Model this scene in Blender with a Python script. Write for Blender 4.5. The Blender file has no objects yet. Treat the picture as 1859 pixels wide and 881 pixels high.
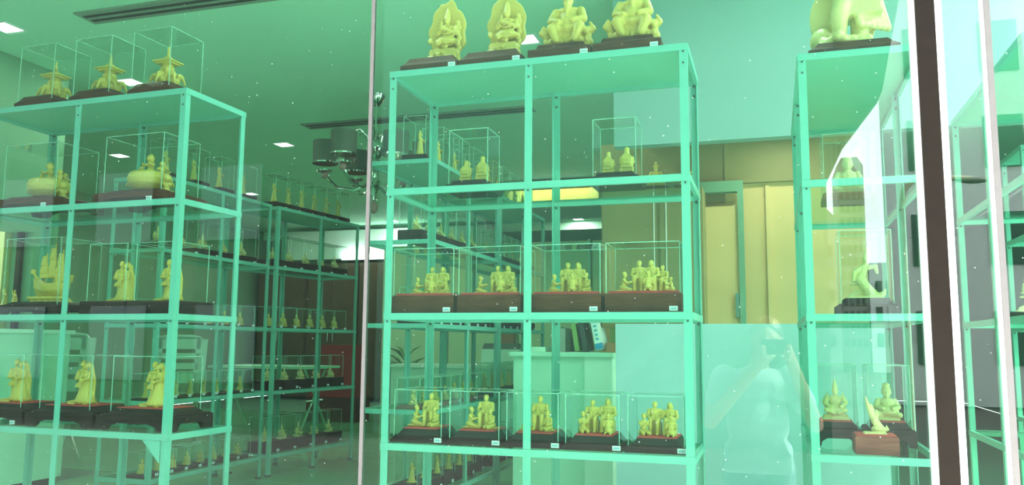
import bpy, math, random
from mathutils import Vector, Matrix
random.seed(7)
R = math.radians
scn = bpy.context.scene
COL = scn.collection

# ------------------------------------------------------------------ camera
EYE = 0.97
cam_d = bpy.data.cameras.new('camera')
cam = bpy.data.objects.new('camera', cam_d); COL.objects.link(cam); scn.camera = cam
PITCH, YAW, ROLL, FPX = .1217, -.3036, .0076, 1515.8
fw = Vector((math.sin(YAW)*math.cos(PITCH), math.cos(YAW)*math.cos(PITCH), math.sin(PITCH)))
rt = Vector((math.cos(YAW), -math.sin(YAW), 0)); up = rt.cross(fw)
r2 = rt*math.cos(ROLL)+up*math.sin(ROLL); u2 = up*math.cos(ROLL)-rt*math.sin(ROLL)
M = Matrix((r2, u2, -fw)).transposed().to_4x4(); M.translation = (0, 0, EYE)
cam.matrix_world = M
cam_d.sensor_fit = 'HORIZONTAL'; cam_d.sensor_width = 36; cam_d.lens = 36*FPX/1859
cam_d.clip_start = .005; cam_d.clip_end = 500
# ------------------------------------------------------------------ sky, exposure
w = bpy.data.worlds.new('hazy_sky'); scn.world = w; w.use_nodes = True
bg = w.node_tree.nodes['Background']; bg.inputs[0].default_value = (.90, .97, 1.0, 1); bg.inputs[1].default_value = 9.0
sd = bpy.data.lights.new('sun', 'SUN'); sd.energy = 36; sd.angle = R(3); sd.color = (1, .96, .88)
sun = bpy.data.objects.new('sun', sd); COL.objects.link(sun)
sun.rotation_euler = Vector((-.75, .06, -.66)).to_track_quat('-Z', 'Y').to_euler()
vs = scn.view_settings; vs.view_transform = 'Standard'; vs.look = 'None'; vs.gamma = 1; vs.use_curve_mapping = False
vs.exposure = -0.28
scn.cycles.transparent_max_bounces = 64
scn.cycles.max_bounces = 10
LAMP_W = 15          # deep downlights; the added front rows burn brighter and cooler
FRONT_FILL_W = 42

# ------------------------------------------------------------------ materials
MATS = {}
def nt(name):
    m = bpy.data.materials.new(name); m.use_nodes = True; MATS[name] = m
    return m, m.node_tree.nodes, m.node_tree.links
def mat(name, col, rough=.5, metal=0, var=.08, scale=20, bump=0, bscale=80, spec=.5):
    m, n, l = nt(name); b = n['Principled BSDF']
    b.inputs['Roughness'].default_value = rough; b.inputs['Metallic'].default_value = metal
    b.inputs['Specular IOR Level'].default_value = spec
    tc = n.new('ShaderNodeTexCoord'); nz = n.new('ShaderNodeTexNoise'); nz.inputs['Scale'].default_value = scale
    l.new(tc.outputs['Object'], nz.inputs['Vector'])
    mx = n.new('ShaderNodeMix'); mx.data_type = 'RGBA'
    mx.inputs[6].default_value = (*[c*(1-var) for c in col], 1); mx.inputs[7].default_value = (*[min(1, c*(1+var)) for c in col], 1)
    l.new(nz.outputs['Fac'], mx.inputs[0]); l.new(mx.outputs[2], b.inputs['Base Color'])
    if bump:
        n2 = n.new('ShaderNodeTexNoise'); n2.inputs['Scale'].default_value = bscale; l.new(tc.outputs['Object'], n2.inputs['Vector'])
        bp = n.new('ShaderNodeBump'); bp.inputs['Strength'].default_value = bump; bp.inputs['Distance'].default_value = .004
        l.new(n2.outputs['Fac'], bp.inputs['Height']); l.new(bp.outputs[0], b.inputs['Normal'])
    return m
def wood(name, c1, c2, scale=12, rough=.62):
    m, n, l = nt(name); b = n['Principled BSDF']; b.inputs['Roughness'].default_value = rough; b.inputs['Specular IOR Level'].default_value = .25
    tc = n.new('ShaderNodeTexCoord'); mp = n.new('ShaderNodeMapping'); mp.inputs['Scale'].default_value = (1, 6, 14)
    nz = n.new('ShaderNodeTexNoise'); nz.inputs['Scale'].default_value = scale; nz.inputs['Detail'].default_value = 6
    l.new(tc.outputs['Object'], mp.inputs[0]); l.new(mp.outputs[0], nz.inputs['Vector'])
    cr = n.new('ShaderNodeValToRGB'); cr.color_ramp.elements[0].color = (*c1, 1); cr.color_ramp.elements[1].color = (*c2, 1)
    cr.color_ramp.elements[0].position = .35; cr.color_ramp.elements[1].position = .65
    l.new(nz.outputs['Fac'], cr.inputs[0]); l.new(cr.outputs[0], b.inputs['Base Color'])
    return m
def glass(name, tint, mult, dust=0):
    m, n, l = nt(name); n.remove(n['Principled BSDF'])
    tr = n.new('ShaderNodeBsdfTransparent'); tr.inputs[0].default_value = (*tint, 1)
    gl = n.new('ShaderNodeBsdfGlossy'); gl.inputs['Roughness'].default_value = 0
    fr = n.new('ShaderNodeFresnel'); ge = n.new('ShaderNodeNewGeometry'); mr = n.new('ShaderNodeMapRange'); mr.inputs[3].default_value = 1.5; mr.inputs[4].default_value = 1/1.5
    l.new(ge.outputs['Backfacing'], mr.inputs[0]); l.new(mr.outputs[0], fr.inputs[0])     # same reflectance from either side of the sheet
    mu = n.new('ShaderNodeMath'); mu.operation = 'MULTIPLY'; mu.inputs[1].default_value = mult; mu.use_clamp = True
    mx = n.new('ShaderNodeMixShader')
    l.new(fr.outputs[0], mu.inputs[0]); l.new(mu.outputs[0], mx.inputs[0]); l.new(tr.outputs[0], mx.inputs[1]); l.new(gl.outputs[0], mx.inputs[2])
    out = mx
    if dust:
        df = n.new('ShaderNodeBsdfDiffuse'); df.inputs[0].default_value = (.7, .8, .75, 1)
        tc = n.new('ShaderNodeTexCoord'); vo = n.new('ShaderNodeTexVoronoi'); vo.inputs['Scale'].default_value = 28
        l.new(tc.outputs['Object'], vo.inputs['Vector'])
        lt = n.new('ShaderNodeMath'); lt.operation = 'LESS_THAN'; lt.inputs[1].default_value = .045
        l.new(vo.outputs['Distance'], lt.inputs[0])
        mm = n.new('ShaderNodeMath'); mm.operation = 'MULTIPLY'; mm.inputs[1].default_value = dust; l.new(lt.outputs[0], mm.inputs[0])
        m2 = n.new('ShaderNodeMixShader'); l.new(mm.outputs[0], m2.inputs[0]); l.new(mx.outputs[0], m2.inputs[1]); l.new(df.outputs[0], m2.inputs[2]); out = m2
    l.new(out.outputs[0], n['Material Output'].inputs[0])
    return m
def emit(name, col, s):
    m, n, l = nt(name); b = n['Principled BSDF']; b.inputs['Base Color'].default_value = (*col, 1)
    b.inputs['Emission Color'].default_value = (*col, 1); b.inputs['Emission Strength'].default_value = s
    return m
mat('rack_paint', (.155, .475, .385), .35, var=.04)
mat('panel_paint', (.17, .50, .36), .45, var=.03)
mat('ceiling_paint', (.60, .96, .76), .8, var=.03, scale=2)
mat('wall_paint', (.20, .38, .24), .7, var=.03, scale=3)
mat('screen_paint', (.50, .72, .42), .7, var=.03, scale=3)
mat('side_wall_paint', (.17, .38, .23), .7, var=.03, scale=3)
mat('bulkhead_dimmed', (.25, .39, .37), .6, var=.03, scale=3)  # partition paint darkened in colour to offset strong light on the bulkhead
mat('partition_paint', (.47, .67, .70), .5, var=.03, scale=3)
mat('ochre_paint', (.80, .55, .24), .7, var=.10, scale=2.5)
mat('brown_paint', (.30, .24, .09), .6, var=.12, scale=4)
mat('dark_wood_wall', (.10, .07, .04), .4, var=.25, scale=6)
mat('floor_tile', (.16, .46, .26), .12, var=.10, scale=1.5)
mat('grout', (.10, .22, .15), .6)
mat('carved', (.66, .50, .11), .42, var=.07, scale=25, bump=.5, bscale=160)
mat('carved_pale', (.72, .62, .26), .42, var=.06, scale=25, bump=.5, bscale=160)
mat('felt', (.62, .07, .06), .9, var=.12, scale=200)
wood('plinth_brown', (.060, .018, .006), (.105, .036, .012))
wood('plinth_black', (.016, .010, .008), (.045, .022, .016))
wood('plinth_red', (.20, .045, .03), (.28, .08, .05))
mat('tag_paper', (.80, .86, .86), .7, var=.02)
mat('tag_ink', (.10, .45, .55), .7)
glass('case_glass', (.93, .985, .955), 1.0)
def edge(name):
    m, n, l = nt(name); b = n['Principled BSDF']; b.inputs['Base Color'].default_value = (.5, .85, .70, 1); b.inputs['Roughness'].default_value = .2
    tr = n.new('ShaderNodeBsdfTransparent'); tr.inputs[0].default_value = (.8, .95, .88, 1); mx = n.new('ShaderNodeMixShader'); mx.inputs[0].default_value = .42
    l.new(tr.outputs[0], mx.inputs[1]); l.new(b.outputs[0], mx.inputs[2]); l.new(mx.outputs[0], n['Material Output'].inputs[0])
edge('glass_edge')
glass('shelf_glass', (.78, .94, .85), .35)
glass('window_glass', (.84, .975, .91), 2.3, dust=.35)
mat('bolt_steel', (.10, .12, .11), .4, .6)
mat('bronze_frame', (.012, .008, .005), .6, var=.3, scale=30, spec=.15)
mat('alu_white', (.88, .86, .84), .5, var=.08, scale=40)
mat('alu_grey', (.16, .145, .14), .5, var=.12, scale=30)
mat('chrome', (.72, .80, .76), .12, 1.0, var=.02)
mat('shade_grey', (.12, .15, .12), .7, var=.15, scale=60)
mat('crystal', (.35, .22, .20), .08)
mat('vent_metal', (.30, .36, .30), .5)
mat('vent_slot', (.02, .03, .02), .8)
mat('chair_plastic', (.50, .86, .68), .4, var=.03)
mat('counter_white', (.45, .80, .60), .45, var=.03)
mat('counter_pale', (.62, .90, .74), .45, var=.03)
mat('paper_white', (.75, .85, .82), .7)
mat('book_blue', (.02, .30, .55), .5)
mat('book_dark', (.05, .06, .06), .5)
mat('book_brown', (.40, .18, .08), .6)
mat('book_green', (.25, .40, .12), .6)
mat('cloth_red', (.28, .02, .015), .7, var=.2)
mat('leaf_green', (.08, .22, .03), .6, var=.3)
mat('pelmet_wood', (.92, .62, .20), .5, var=.06)
mat('skin', (.18, .11, .08), .55)
mat('hair', (.03, .025, .02), .5)
mat('shirt', (.16, .22, .24), .8, var=.03)
mat('trousers', (.06, .09, .12), .8)
mat('phone', (.02, .02, .02), .3)
mat('asphalt', (.02, .022, .02), .9, var=.15, scale=6)
mat('dark_paving', (.10, .10, .10), .85, var=.12, scale=4)
mat('pavement_stone', (.82, .82, .80), .85, var=.12, scale=4)
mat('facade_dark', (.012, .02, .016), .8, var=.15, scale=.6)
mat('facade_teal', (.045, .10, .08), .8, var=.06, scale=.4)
mat('facade_grey', (.22, .23, .23), .8, var=.1, scale=.5)
mat('facade_white', (.60, .62, .60), .8, var=.05, scale=.5)
mat('facade_yellow', (.75, .66, .30), .8, var=.06, scale=.6)
mat('facade_glass', (.03, .05, .05), .15)
mat('lamp_post', (.45, .42, .30), .5)
emit('lamp_glow', (1, .98, .93), 9)
MT = MATS

# ------------------------------------------------------------------ mesh builder
class MB:
    def __init__(s): s.v = []; s.f = []; s.m = []
    def add(s, vs, fs, mi=0):
        o = len(s.v); s.v += [tuple(p) for p in vs]; s.f += [tuple(o+i for i in f) for f in fs]; s.m += [mi]*len(fs); return s
    def box(s, x0, x1, y0, y1, z0, z1, mi=0):
        return s.add([(x0,y0,z0),(x1,y0,z0),(x1,y1,z0),(x0,y1,z0),(x0,y0,z1),(x1,y0,z1),(x1,y1,z1),(x0,y1,z1)],
                     [(0,3,2,1),(4,5,6,7),(0,1,5,4),(1,2,6,5),(2,3,7,6),(3,0,4,7)], mi)
    def frus(s, a, b, z0, z1, mi=0, c=(0,0)):           # a=(w,d) at z0, b at z1
        P = lambda q, z: [(c[0]-q[0]/2,c[1]-q[1]/2,z),(c[0]+q[0]/2,c[1]-q[1]/2,z),(c[0]+q[0]/2,c[1]+q[1]/2,z),(c[0]-q[0]/2,c[1]+q[1]/2,z)]
        return s.add(P(a,z0)+P(b,z1), [(0,3,2,1),(4,5,6,7),(0,1,5,4),(1,2,6,5),(2,3,7,6),(3,0,4,7)], mi)
    def prism(s, pts, y0, y1, mi=0, axis='y'):           # pts: ccw polygon seen from the -y side
        n = len(pts)
        if axis == 'y': A = [(p[0],y0,p[1]) for p in pts]; B = [(p[0],y1,p[1]) for p in pts]
        elif axis == 'z': A = [(p[0],p[1],y0) for p in pts]; B = [(p[0],p[1],y1) for p in pts]
        else: A = [(y0,p[0],p[1]) for p in pts]; B = [(y1,p[0],p[1]) for p in pts]
        fs = [tuple(range(n)), tuple(range(2*n-1, n-1, -1))] + [(i, n+i, n+(i+1)%n, (i+1)%n) for i in range(n)]
        return s.add(A+B, fs, mi)
    def lathe(s, prof, n=16, c=(0,0,0), mi=0):
        vs = []; fs = []; k = len(prof)
        for i in range(n):
            a = 2*math.pi*i/n
            vs += [(c[0]+r*math.cos(a), c[1]+r*math.sin(a), c[2]+z) for r, z in prof]
        for i in range(n):
            j = (i+1) % n
            fs += [(i*k+q, j*k+q, j*k+q+1, i*k+q+1) for q in range(k-1)]
        fs.append(tuple(i*k for i in range(n))[::-1]); fs.append(tuple(i*k+k-1 for i in range(n)))
        return s.add(vs, fs, mi)
    def ell(s, c, r, n=12, mi=0, rot=None):
        if not hasattr(r, '__len__'): r = (r, r, r)
        k = n//2+1; vs = [(0,0,-1)]; 
        for i in range(1, k):
            t = math.pi*i/k
            vs += [(math.sin(t)*math.cos(2*math.pi*j/n), math.sin(t)*math.sin(2*math.pi*j/n), -math.cos(t)) for j in range(n)]
        vs.append((0,0,1)); L = len(vs)-1
        fs = [(0, 1+(j+1)%n, 1+j) for j in range(n)]
        for i in range(k-2):
            fs += [(1+i*n+j, 1+i*n+(j+1)%n, 1+(i+1)*n+(j+1)%n, 1+(i+1)*n+j) for j in range(n)]
        o = 1+(k-2)*n
        fs += [(o+j, o+(j+1)%n, L) for j in range(n)]
        P = [Vector((p[0]*r[0], p[1]*r[1], p[2]*r[2])) for p in vs]
        if rot is not None: P = [rot @ p for p in P]
        return s.add([(p.x+c[0], p.y+c[1], p.z+c[2]) for p in P], fs, mi)
    def tube(s, path, rad, n=8, mi=0, flat=1.0):
        P = [Vector(p) for p in path]; K = len(P)
        if not hasattr(rad, '__len__'): rad = [rad]*K
        vs = []; fs = []; ref = None
        for i, p in enumerate(P):
            t = (P[min(i+1, K-1)]-P[max(i-1, 0)]).normalized()
            a = Vector((0,0,1)) if abs(t.z) < .95 else Vector((1,0,0))
            if ref is None: ref = a.cross(t).normalized()
            x = (ref - t*ref.dot(t)).normalized(); y = t.cross(x); ref = x
            vs += [tuple(p + (x*math.cos(2*math.pi*j/n) + y*math.sin(2*math.pi*j/n)*flat)*rad[i]) for j in range(n)]
        for i in range(K-1):
            fs += [(i*n+j, i*n+(j+1)%n, (i+1)*n+(j+1)%n, (i+1)*n+j) for j in range(n)]
        fs.append(tuple(range(n))[::-1]); fs.append(tuple((K-1)*n+j for j in range(n)))
        return s.add(vs, fs, mi)
    def cap(s, a, b, r0, r1, n=10):                       # tapered limb with round ends
        s.tube([a, b], [r0, r1], n); s.ell(a, r0, n); s.ell(b, r1, n); return s
    def limb(s, pts, rs):
        for i in range(len(pts)-1): s.cap(pts[i], pts[i+1], rs[i], rs[i+1])
        return s
    def mesh(s, name, mats, smooth=True, ang=38):
        me = bpy.data.meshes.new(name); me.from_pydata(s.v, [], s.f)
        for m in (mats if isinstance(mats, (list, tuple)) else [mats]): me.materials.append(MT[m])
        me.polygons.foreach_set('material_index', s.m)
        if smooth:
            me.polygons.foreach_set('use_smooth', [True]*len(me.polygons)); me.set_sharp_from_angle(angle=R(ang))
        me.update(); return me
    def build(s, name, mats, parent=None, **k):
        return link(name, s.mesh(name, mats, **k), parent)
def link(name, me, parent=None, loc=None, rz=0):
    o = bpy.data.objects.new(name, me); COL.objects.link(o)
    if parent: o.parent = parent
    if loc is not None: o.location = loc
    if rz: o.rotation_euler.z = rz
    return o
def tag(o, label=None, cat=None, group=None, kind=None):
    if label: o['label'] = label
    if cat: o['category'] = cat
    if group: o['group'] = group
    if kind: o['kind'] = kind
    return o
def empty(name, loc=(0,0,0), rz=0, parent=None):
    o = bpy.data.objects.new(name, None); COL.objects.link(o); o.location = loc; o.rotation_euler.z = rz; o.empty_display_size = .05
    if parent: o.parent = parent
    return o
def struct(name, mb, m, parent=None, **k):
    o = mb.build(name, m, parent, **k)
    if not parent: o['kind'] = 'structure'
    return o
CARVE = {}
def carve(key, mb, scale, vox=.014, smooth=2, m='carved'):
    """one continuous carved surface from overlapping volumes"""
    me0 = mb.mesh(key+'_rough', m, smooth=False)
    ob = bpy.data.objects.new(key, me0); COL.objects.link(ob)
    r = ob.modifiers.new('r', 'REMESH'); r.mode = 'VOXEL'; r.voxel_size = vox; r.use_smooth_shade = True
    if smooth:
        q = ob.modifiers.new('s', 'SMOOTH'); q.iterations = smooth; q.factor = .5
    dg = bpy.context.evaluated_depsgraph_get(); dg.update()
    me = bpy.data.meshes.new_from_object(ob.evaluated_get(dg)); me.name = key
    bpy.data.objects.remove(ob); bpy.data.meshes.remove(me0)
    me.transform(Matrix.Scale(scale, 4))
    if not me.materials: me.materials.append(MT[m])
    CARVE[key] = me
    return me

# ------------------------------------------------------------------ room shell
GY = 2.2                                   # the shop window stands in this plane
CEIL = 3.0
fl = struct('floor', MB().box(-5.35, 3.2, GY, 17, -.12, -.004).box(-9, -5.35, 4.8, 17, -.12, -.004), 'grout')
tm = MB().box(-.297, .297, -.297, .297, -.02, 0).mesh('floor_tile', 'floor_tile')
for ix in range(15):
    for iy in range(14):
        x = -8.7+ix*.6; y = 2.55+iy*.6
        if (x > -1.0 and y > 4.3) or (x < -4.9 and y < 5.2): continue
        link('floor_tile', tm, fl, (x, y, 0))
struct('ceiling', MB().box(-5.35, 3.2, GY-.1, 17, CEIL, CEIL+.15).box(-9, -5.35, 4.8, 17, CEIL, CEIL+.15), 'ceiling_paint')
struct('trim_1', MB().box(-9, -.9, 13.3, 13.5, 2.86, CEIL), 'ceiling_paint')
wl = MB()                                   # side wall with an opening to the street
wl.box(-5.35, -5.15, GY+.02, 4.8, 1.76, CEIL).box(-5.35, -5.15, GY+.02, 4.8, 0, .93).box(-5.35, -5.15, GY+.02, 3.2, .93, 1.76).box(-5.35, -5.15, 4.74, 4.8, .93, 1.76)
wl.box(-9, -5.15, 4.8, 4.95, 0, CEIL)
struct('wall_left', wl, 'side_wall_paint')
w3 = empty('window_3', (-5.25, 3.97, .93)); w3['kind'] = 'structure'
MB().box(-.004, .004, -.77, .77, 0, .83).build('pane', 'case_glass', w3)
for y in (-.75, -.1, .28, .75):
    MB().box(-.02, .02, y-.015, y+.015, 0, .83).build('bar', 'bronze_frame', w3)
MB().box(-.09, .16, -.77, .77, .26, .285).build('sill', 'plinth_black', w3)
struct('wall_back', MB().box(-9, 3.2, 17, 17.15, 0, CEIL), 'screen_paint')
struct('wall_side', MB().box(-9.15, -9, 4.8, 17, 0, CEIL), 'wall_paint')
# low partition, hanging bulkhead and the ochre room seen through the opening between them
pt = MB().box(-.82, .52, 4.5, 4.58, 0, 1.086)
struct('wall_partition', pt, 'partition_paint')
struct('wall_bulkhead', MB().box(-.82, 3.2, 4.5, 4.58, 2.065, CEIL), 'bulkhead_dimmed')
oc = struct('wall_ochre', MB().box(-1.10, .56, 5.55, 5.65, 0, 2.33), 'ochre_paint')
MB().box(-1.10, -.28, 5.52, 5.549, 1.9, 2.33).build('brown_panel', 'brown_paint', oc)
MB().box(-.28, .56, 5.51, 5.549, 2.02, 2.33).build('lintel', 'brown_paint', oc)
MB().box(-.03, -.005, 5.525, 5.549, 0, 2.0).build('trim_strip', 'ochre_paint', oc)
struct('ceiling_ochre', MB().box(-.82, .56, 4.6, 5.65, 2.33, 2.37), 'brown_paint')
d1 = empty('door_1', (-.40, 5.46, 0)); d1['kind'] = 'structure'
MB().box(-.42, .26, -.02, .02, 0, 1.0).box(-.42, .20, -.02, .02, 1.0, 1.86).build('door_leaf', 'ochre_paint', d1)
MB().box(.20, .235, -.04, .03, 0, 1.95).box(-.42, .235, -.04, .03, 1.95, 2.02).build('door_frame', 'wall_paint', d1)
MB().box(.175, .195, -.05, -.02, 1.15, 1.3).build('door_handle', 'chrome', d1)
struct('wall_right', MB().box(3.2, 3.35, GY, 17, 0, .25).box(3.2, 3.35, GY, 17, 2.8, CEIL).box(3.2, 3.35, 6.5, 17, .25, 2.8), 'wall_paint')
w2 = empty('window_2', (3.27, 4.4, .25)); w2['kind'] = 'structure'
MB().box(-.005, .005, -2.1, 2.1, 0, 2.55).build('pane', 'window_glass', w2)
for y in (-2.0, -.7, .7, 2.05): MB().box(-.04, .04, y-.04, y+.04, 0, 2.55).build('mullion', 'alu_grey', w2)

# ------------------------------------------------------------------ shop window
w1 = empty('window_1', (0, GY, 0)); w1['kind'] = 'structure'
JX = -1.135
for x0, x1 in ((-5.15, -3.3), (-3.29, JX-.006), (JX+.006, .344), (.410, .500), (.516, 1.9), (1.94, 3.2)):
    MB().box(x0, x1, -.005, .005, -.1, 2.98).build('pane', 'window_glass', w1)
MB().box(JX-.006, JX+.006, -.004, .004, -.1, 2.98).build('joint_seal', 'alu_grey', w1)
pl = MB().box(.353, .396, -.03, .02, -.12, 3.0).build('mullion', 'bronze_frame', w1)
MB().box(.341, .353, -.022, .012, -.12, 3.0).build('mullion_flange', 'alu_white', pl)
MB().box(.396, .413, -.022, .012, -.12, 3.0).build('mullion_flange', 'alu_white', pl)
p2 = MB().box(.505, .518, -.02, .02, -.12, 3.0).build('mullion', 'alu_grey', w1)
MB().box(.499, .505, -.015, .012, -.12, 3.0).build('mullion_flange', 'alu_white', p2)
MB().box(-5.15, 3.2, -.06, .06, -.2, -.1).build('bottom_rail', 'alu_grey', w1)
MB().box(-5.15, 3.2, -.06, .06, 2.98, 3.06).build('top_rail', 'alu_grey', w1)

# ------------------------------------------------------------------ racks
LV = (1.995, 1.5425, 1.081, .615, .155)
PW, BH = .027, .024
def rack(label, origin, rz, wd, dp, mid=.5, gusset=()):
    """front-left corner at origin; wd along local x, dp along local y; top panel painted, lower shelves glass"""
    t = tag(empty('display_rack', origin, rz), label, 'rack')
    xs = (0, wd*mid-PW/2, wd-PW) if wd > dp else (0, wd-PW)
    ys = (0, dp-PW) if wd > dp else (0, dp*mid-PW/2, dp-PW)
    for yi, y in enumerate(ys):
        for x in xs:
            m = MB(); sgn = -1 if x > wd*.7 else 1
            xo = x if sgn > 0 else x+PW
            th = .004                                       # slotted angle: two flanges
            a, b = sorted((xo, xo+sgn*PW)); c, d = sorted((xo, xo+sgn*th))
            if yi == 0: m.box(a, b, y, y+th, 0, LV[0]).box(c, d, y+th, y+PW, 0, LV[0])
            else: m.box(a, b, y+PW-th, y+PW, 0, LV[0]).box(c, d, y, y+PW-th, 0, LV[0])
            po = m.build('post', 'rack_paint', t, smooth=False)
            for z in (LV[0]-.028, LV[0]-.068, LV[1]-.03, LV[2]-.03):
                bb = MB(); bb.tube([(x+PW/2, y+(-.002 if yi == 0 else -.003), z), (x+PW/2, y+.004, z)], .004, 8)
                if yi: bb = MB().tube([(x+PW/2, y+PW-.012, z), (x+PW/2, y+PW-.003, z)], .0045, 8)
                bb.build('bolt', 'bolt_steel', po)
    for k, z in enumerate(LV):
        e = .0015
        MB().box(-e, wd+e, -.003, .012, z-BH, z).build('front_beam', 'rack_paint', t)
        MB().box(-e, wd+e, dp-.012, dp+.003, z-BH, z).build('back_beam', 'rack_paint', t)
        MB().box(-.003, .012, .012, dp-.012, z-BH, z).build('side_beam', 'rack_paint', t)
        MB().box(wd-.012, wd+.003, .012, dp-.012, z-BH, z).build('side_beam', 'rack_paint', t)
        if k == 0: MB().box(.012, wd-.012, .012, dp-.012, z-.008, z).build('top_panel', 'panel_paint', t)
        else: MB().box(.012, wd-.012, .012, dp-.012, z-.007, z).build('glass_shelf', 'shelf_glass', t)
    for (x, s, z) in gusset:
        MB().prism([(x, z-.001), (x, z-.085), (x+s*.085, z-.001)] if s < 0 else [(x, z-.085), (x+s*.085, z-.001), (x, z-.001)], -.006, -.003).build('gusset_plate', 'rack_paint', t, smooth=False)
    for x in xs:
        for y in ys:
            MB().box(x-.002, x+PW+.002, y-.002, y+PW+.002, 0, .012).build('foot', 'bolt_steel', t)
    return t
rack('wide mint steel rack holding the rows of family group carvings', (-1.3637, 2.791, 0), 0, 1.108, .413, .4937)
rack('wide mint steel rack holding the wedding couple carvings', (-2.246-1.1185*math.cos(.026), 2.74+1.1185*math.sin(.026), 0), -.026, 1.1185, .386, .5, gusset=((1.1185-PW, -1, LV[3]-BH),))
rack('mint rack of small cased figurines, standing right behind the wedding couple rack', (-3.95, 4.2, 0), 0, .39, 1.15)
rb = rack('mint rack of small cased figurines, farther one beside the open aisle under the chandelier', (-3.925, 5.46, 0), R(-6.5), .385, 1.06)
rack('mint rack of small cased figurines, standing right behind the family group rack', (-2.18, 4.2, 0), 0, .41, 1.15)
rack('mint rack of small cased figurines, farther one continuing the line behind the family group rack', (-2.18, 5.39, 0), 0, .41, 1.15)
rack('narrow mint rack end beside the dark window post, large statue on top', (.107, 3.015, 0), 0, .40, 1.13)
rack('mint rack seen through the narrow pane beyond the dark window post', (.80, 3.0, 0), 0, .40, 1.15)
rack('mint rack standing farthest back behind the thin grey window post', (1.22, 4.72, 0), 0, 1.0, .40)

# ------------------------------------------------------------------ carvings (unit height, facing -y)
def head(m, c, r, hair=True, hat=0):
    x, y, z = c
    m.ell(c, (r*.86, r*.95, r*1.15)); m.ell((x, y-r*.92, z-r*.1), (r*.16, r*.2, r*.28))
    m.ell((x, y-r*.62, z-r*.62), (r*.5, r*.4, r*.35))
    for s in (-1, 1): m.ell((x+s*r*.86, y, z-r*.1), (r*.14, r*.22, r*.3))
    m.ell((x, y-r*.55, z+r*.28), (r*.62, r*.45, r*.18))
    if hair: m.ell((x, y+r*.18, z+r*.38), (r*.95, r*.95, r*.9))
    m.cap((x, y+r*.05, z-r*1.5), (x, y, z-r*.5), r*.5, r*.45)
def seated(female=False):
    m = MB(); m.box(-.2, .2, -.12, .2, 0, .36)
    m.ell((0, .02, .46), (.19, .16, .13)); m.ell((0, .02, .6), (.165, .12, .2)); m.ell((0, .01, .72), (.19, .105, .085))
    head(m, (0, -.01, .895), .085)
    if female: m.ell((0, .06, .86), (.1, .09, .12)); m.ell((0, .1, .9), (.06, .06, .06))
    for s in (-1, 1):
        m.limb([(s*.1, .0, .42), (s*.115, -.27, .43), (s*.11, -.29, .06)], [.095, .075, .055])
        m.ell((s*.11, -.34, .03), (.05, .1, .035))
        m.limb([(s*.19, .01, .72), (s*.235, -.04, .53), (s*.14, -.2, .5)], [.06, .048, .036]); m.ell((s*.13, -.23, .5), (.04, .05, .03))
        for k in range(3): m.cap((s*.05*(k+.6), -.12, .68-.04*k), (s*.03*(k+1), -.13, .5), .012, .012, 6)
    if female:
        m.frus((.42, .34), (.34, .3), 0, .42, c=(0, -.14)); m.ell((0, -.16, .43), (.18, .16, .06))
    return m
def kneel(reach=True):
    m = MB()                                                # head top near .66
    m.ell((0, .03, .13), (.12, .14, .1)); m.ell((0, 0, .27), (.105, .085, .16)); m.ell((0, 0, .38), (.12, .075, .06))
    head(m, (0, -.02, .545), .075)
    for s in (-1, 1):
        m.limb([(s*.07, .03, .12), (s*.085, -.2, .07)], [.075, .055]); m.limb([(s*.085, -.2, .045), (s*.08, .14, .035)], [.05, .035]); m.ell((s*.08, .19, .03), (.03, .06, .03))
        if reach: m.limb([(s*.12, 0, .38), (s*.12, -.1, .27), (s*.07, -.25, .32)], [.042, .034, .028])
        else: m.limb([(s*.12, 0, .38), (s*.15, -.03, .25), (s*.07, -.14, .2)], [.042, .034, .028])
    return m
AD = .112
carve('seated_father', seated(), AD, .016); carve('seated_mother', seated(True), AD, .016)
carve('kneeling_child', kneel(), AD, .013); carve('crouching_child', kneel(False), AD, .013)

def leaf_deity():
    m = MB(); rnd = random.Random(3); pts = []
    for i in range(48):
        a = 2*math.pi*i/48; rx = .30; rz = .47
        k = 1+.05*math.sin(7*a)+.03*math.sin(11*a+1)
        x = rx*math.sin(a)*k; z = .53-rz*math.cos(a)*k*(1.0 if abs(a-math.pi) > .4 else 1.06)
        pts.append((x, max(.05, z)))
    m.prism(pts, .08, .15)
    m.frus((.5, .3), (.42, .26), 0, .1); m.frus((.44, .26), (.40, .22), .1, .2)
    for i in range(14):
        m.ell((rnd.uniform(-.28, .05), rnd.uniform(-.16, .06), rnd.uniform(.08, .34)), (rnd.uniform(.03, .055),)*3, 8)
    for i in range(12): m.ell((-.22+.04*i, -.13, .05), (.028, .03, .035), 8)
    for i in range(7): m.ell((.2+.02*(i % 2), .02, .15+.08*i), (.045, .04, .055), 8)
    m.ell((.04, -.03, .33), (.19, .13, .07)); m.ell((.05, .0, .44), (.105, .09, .16)); m.ell((.05, -.01, .55), (.12, .08, .05))
    head(m, (.04, -.04, .665), .06); m.cap((.04, -.02, .72), (.04, 0, .86), .055, .02); m.ell((.04, 0, .78), (.045, .045, .08))
    for s in (-1, 1): m.limb([(.05+s*.12, 0, .55), (.05+s*.15, -.07, .44), (.0, -.16, .52)], [.04, .034, .026])
    m.cap((.0, -.16, .5), (0, -.16, .6), .03, .014)
    for k in range(4): m.tube([(-.06, -.09, .3+.05*k), (.05, -.13, .27+.05*k), (.17, -.08, .3+.05*k)], .013, 6)
    return m
carve('leaf_backed_deity', leaf_deity(), .225, .011, 1)
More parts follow.
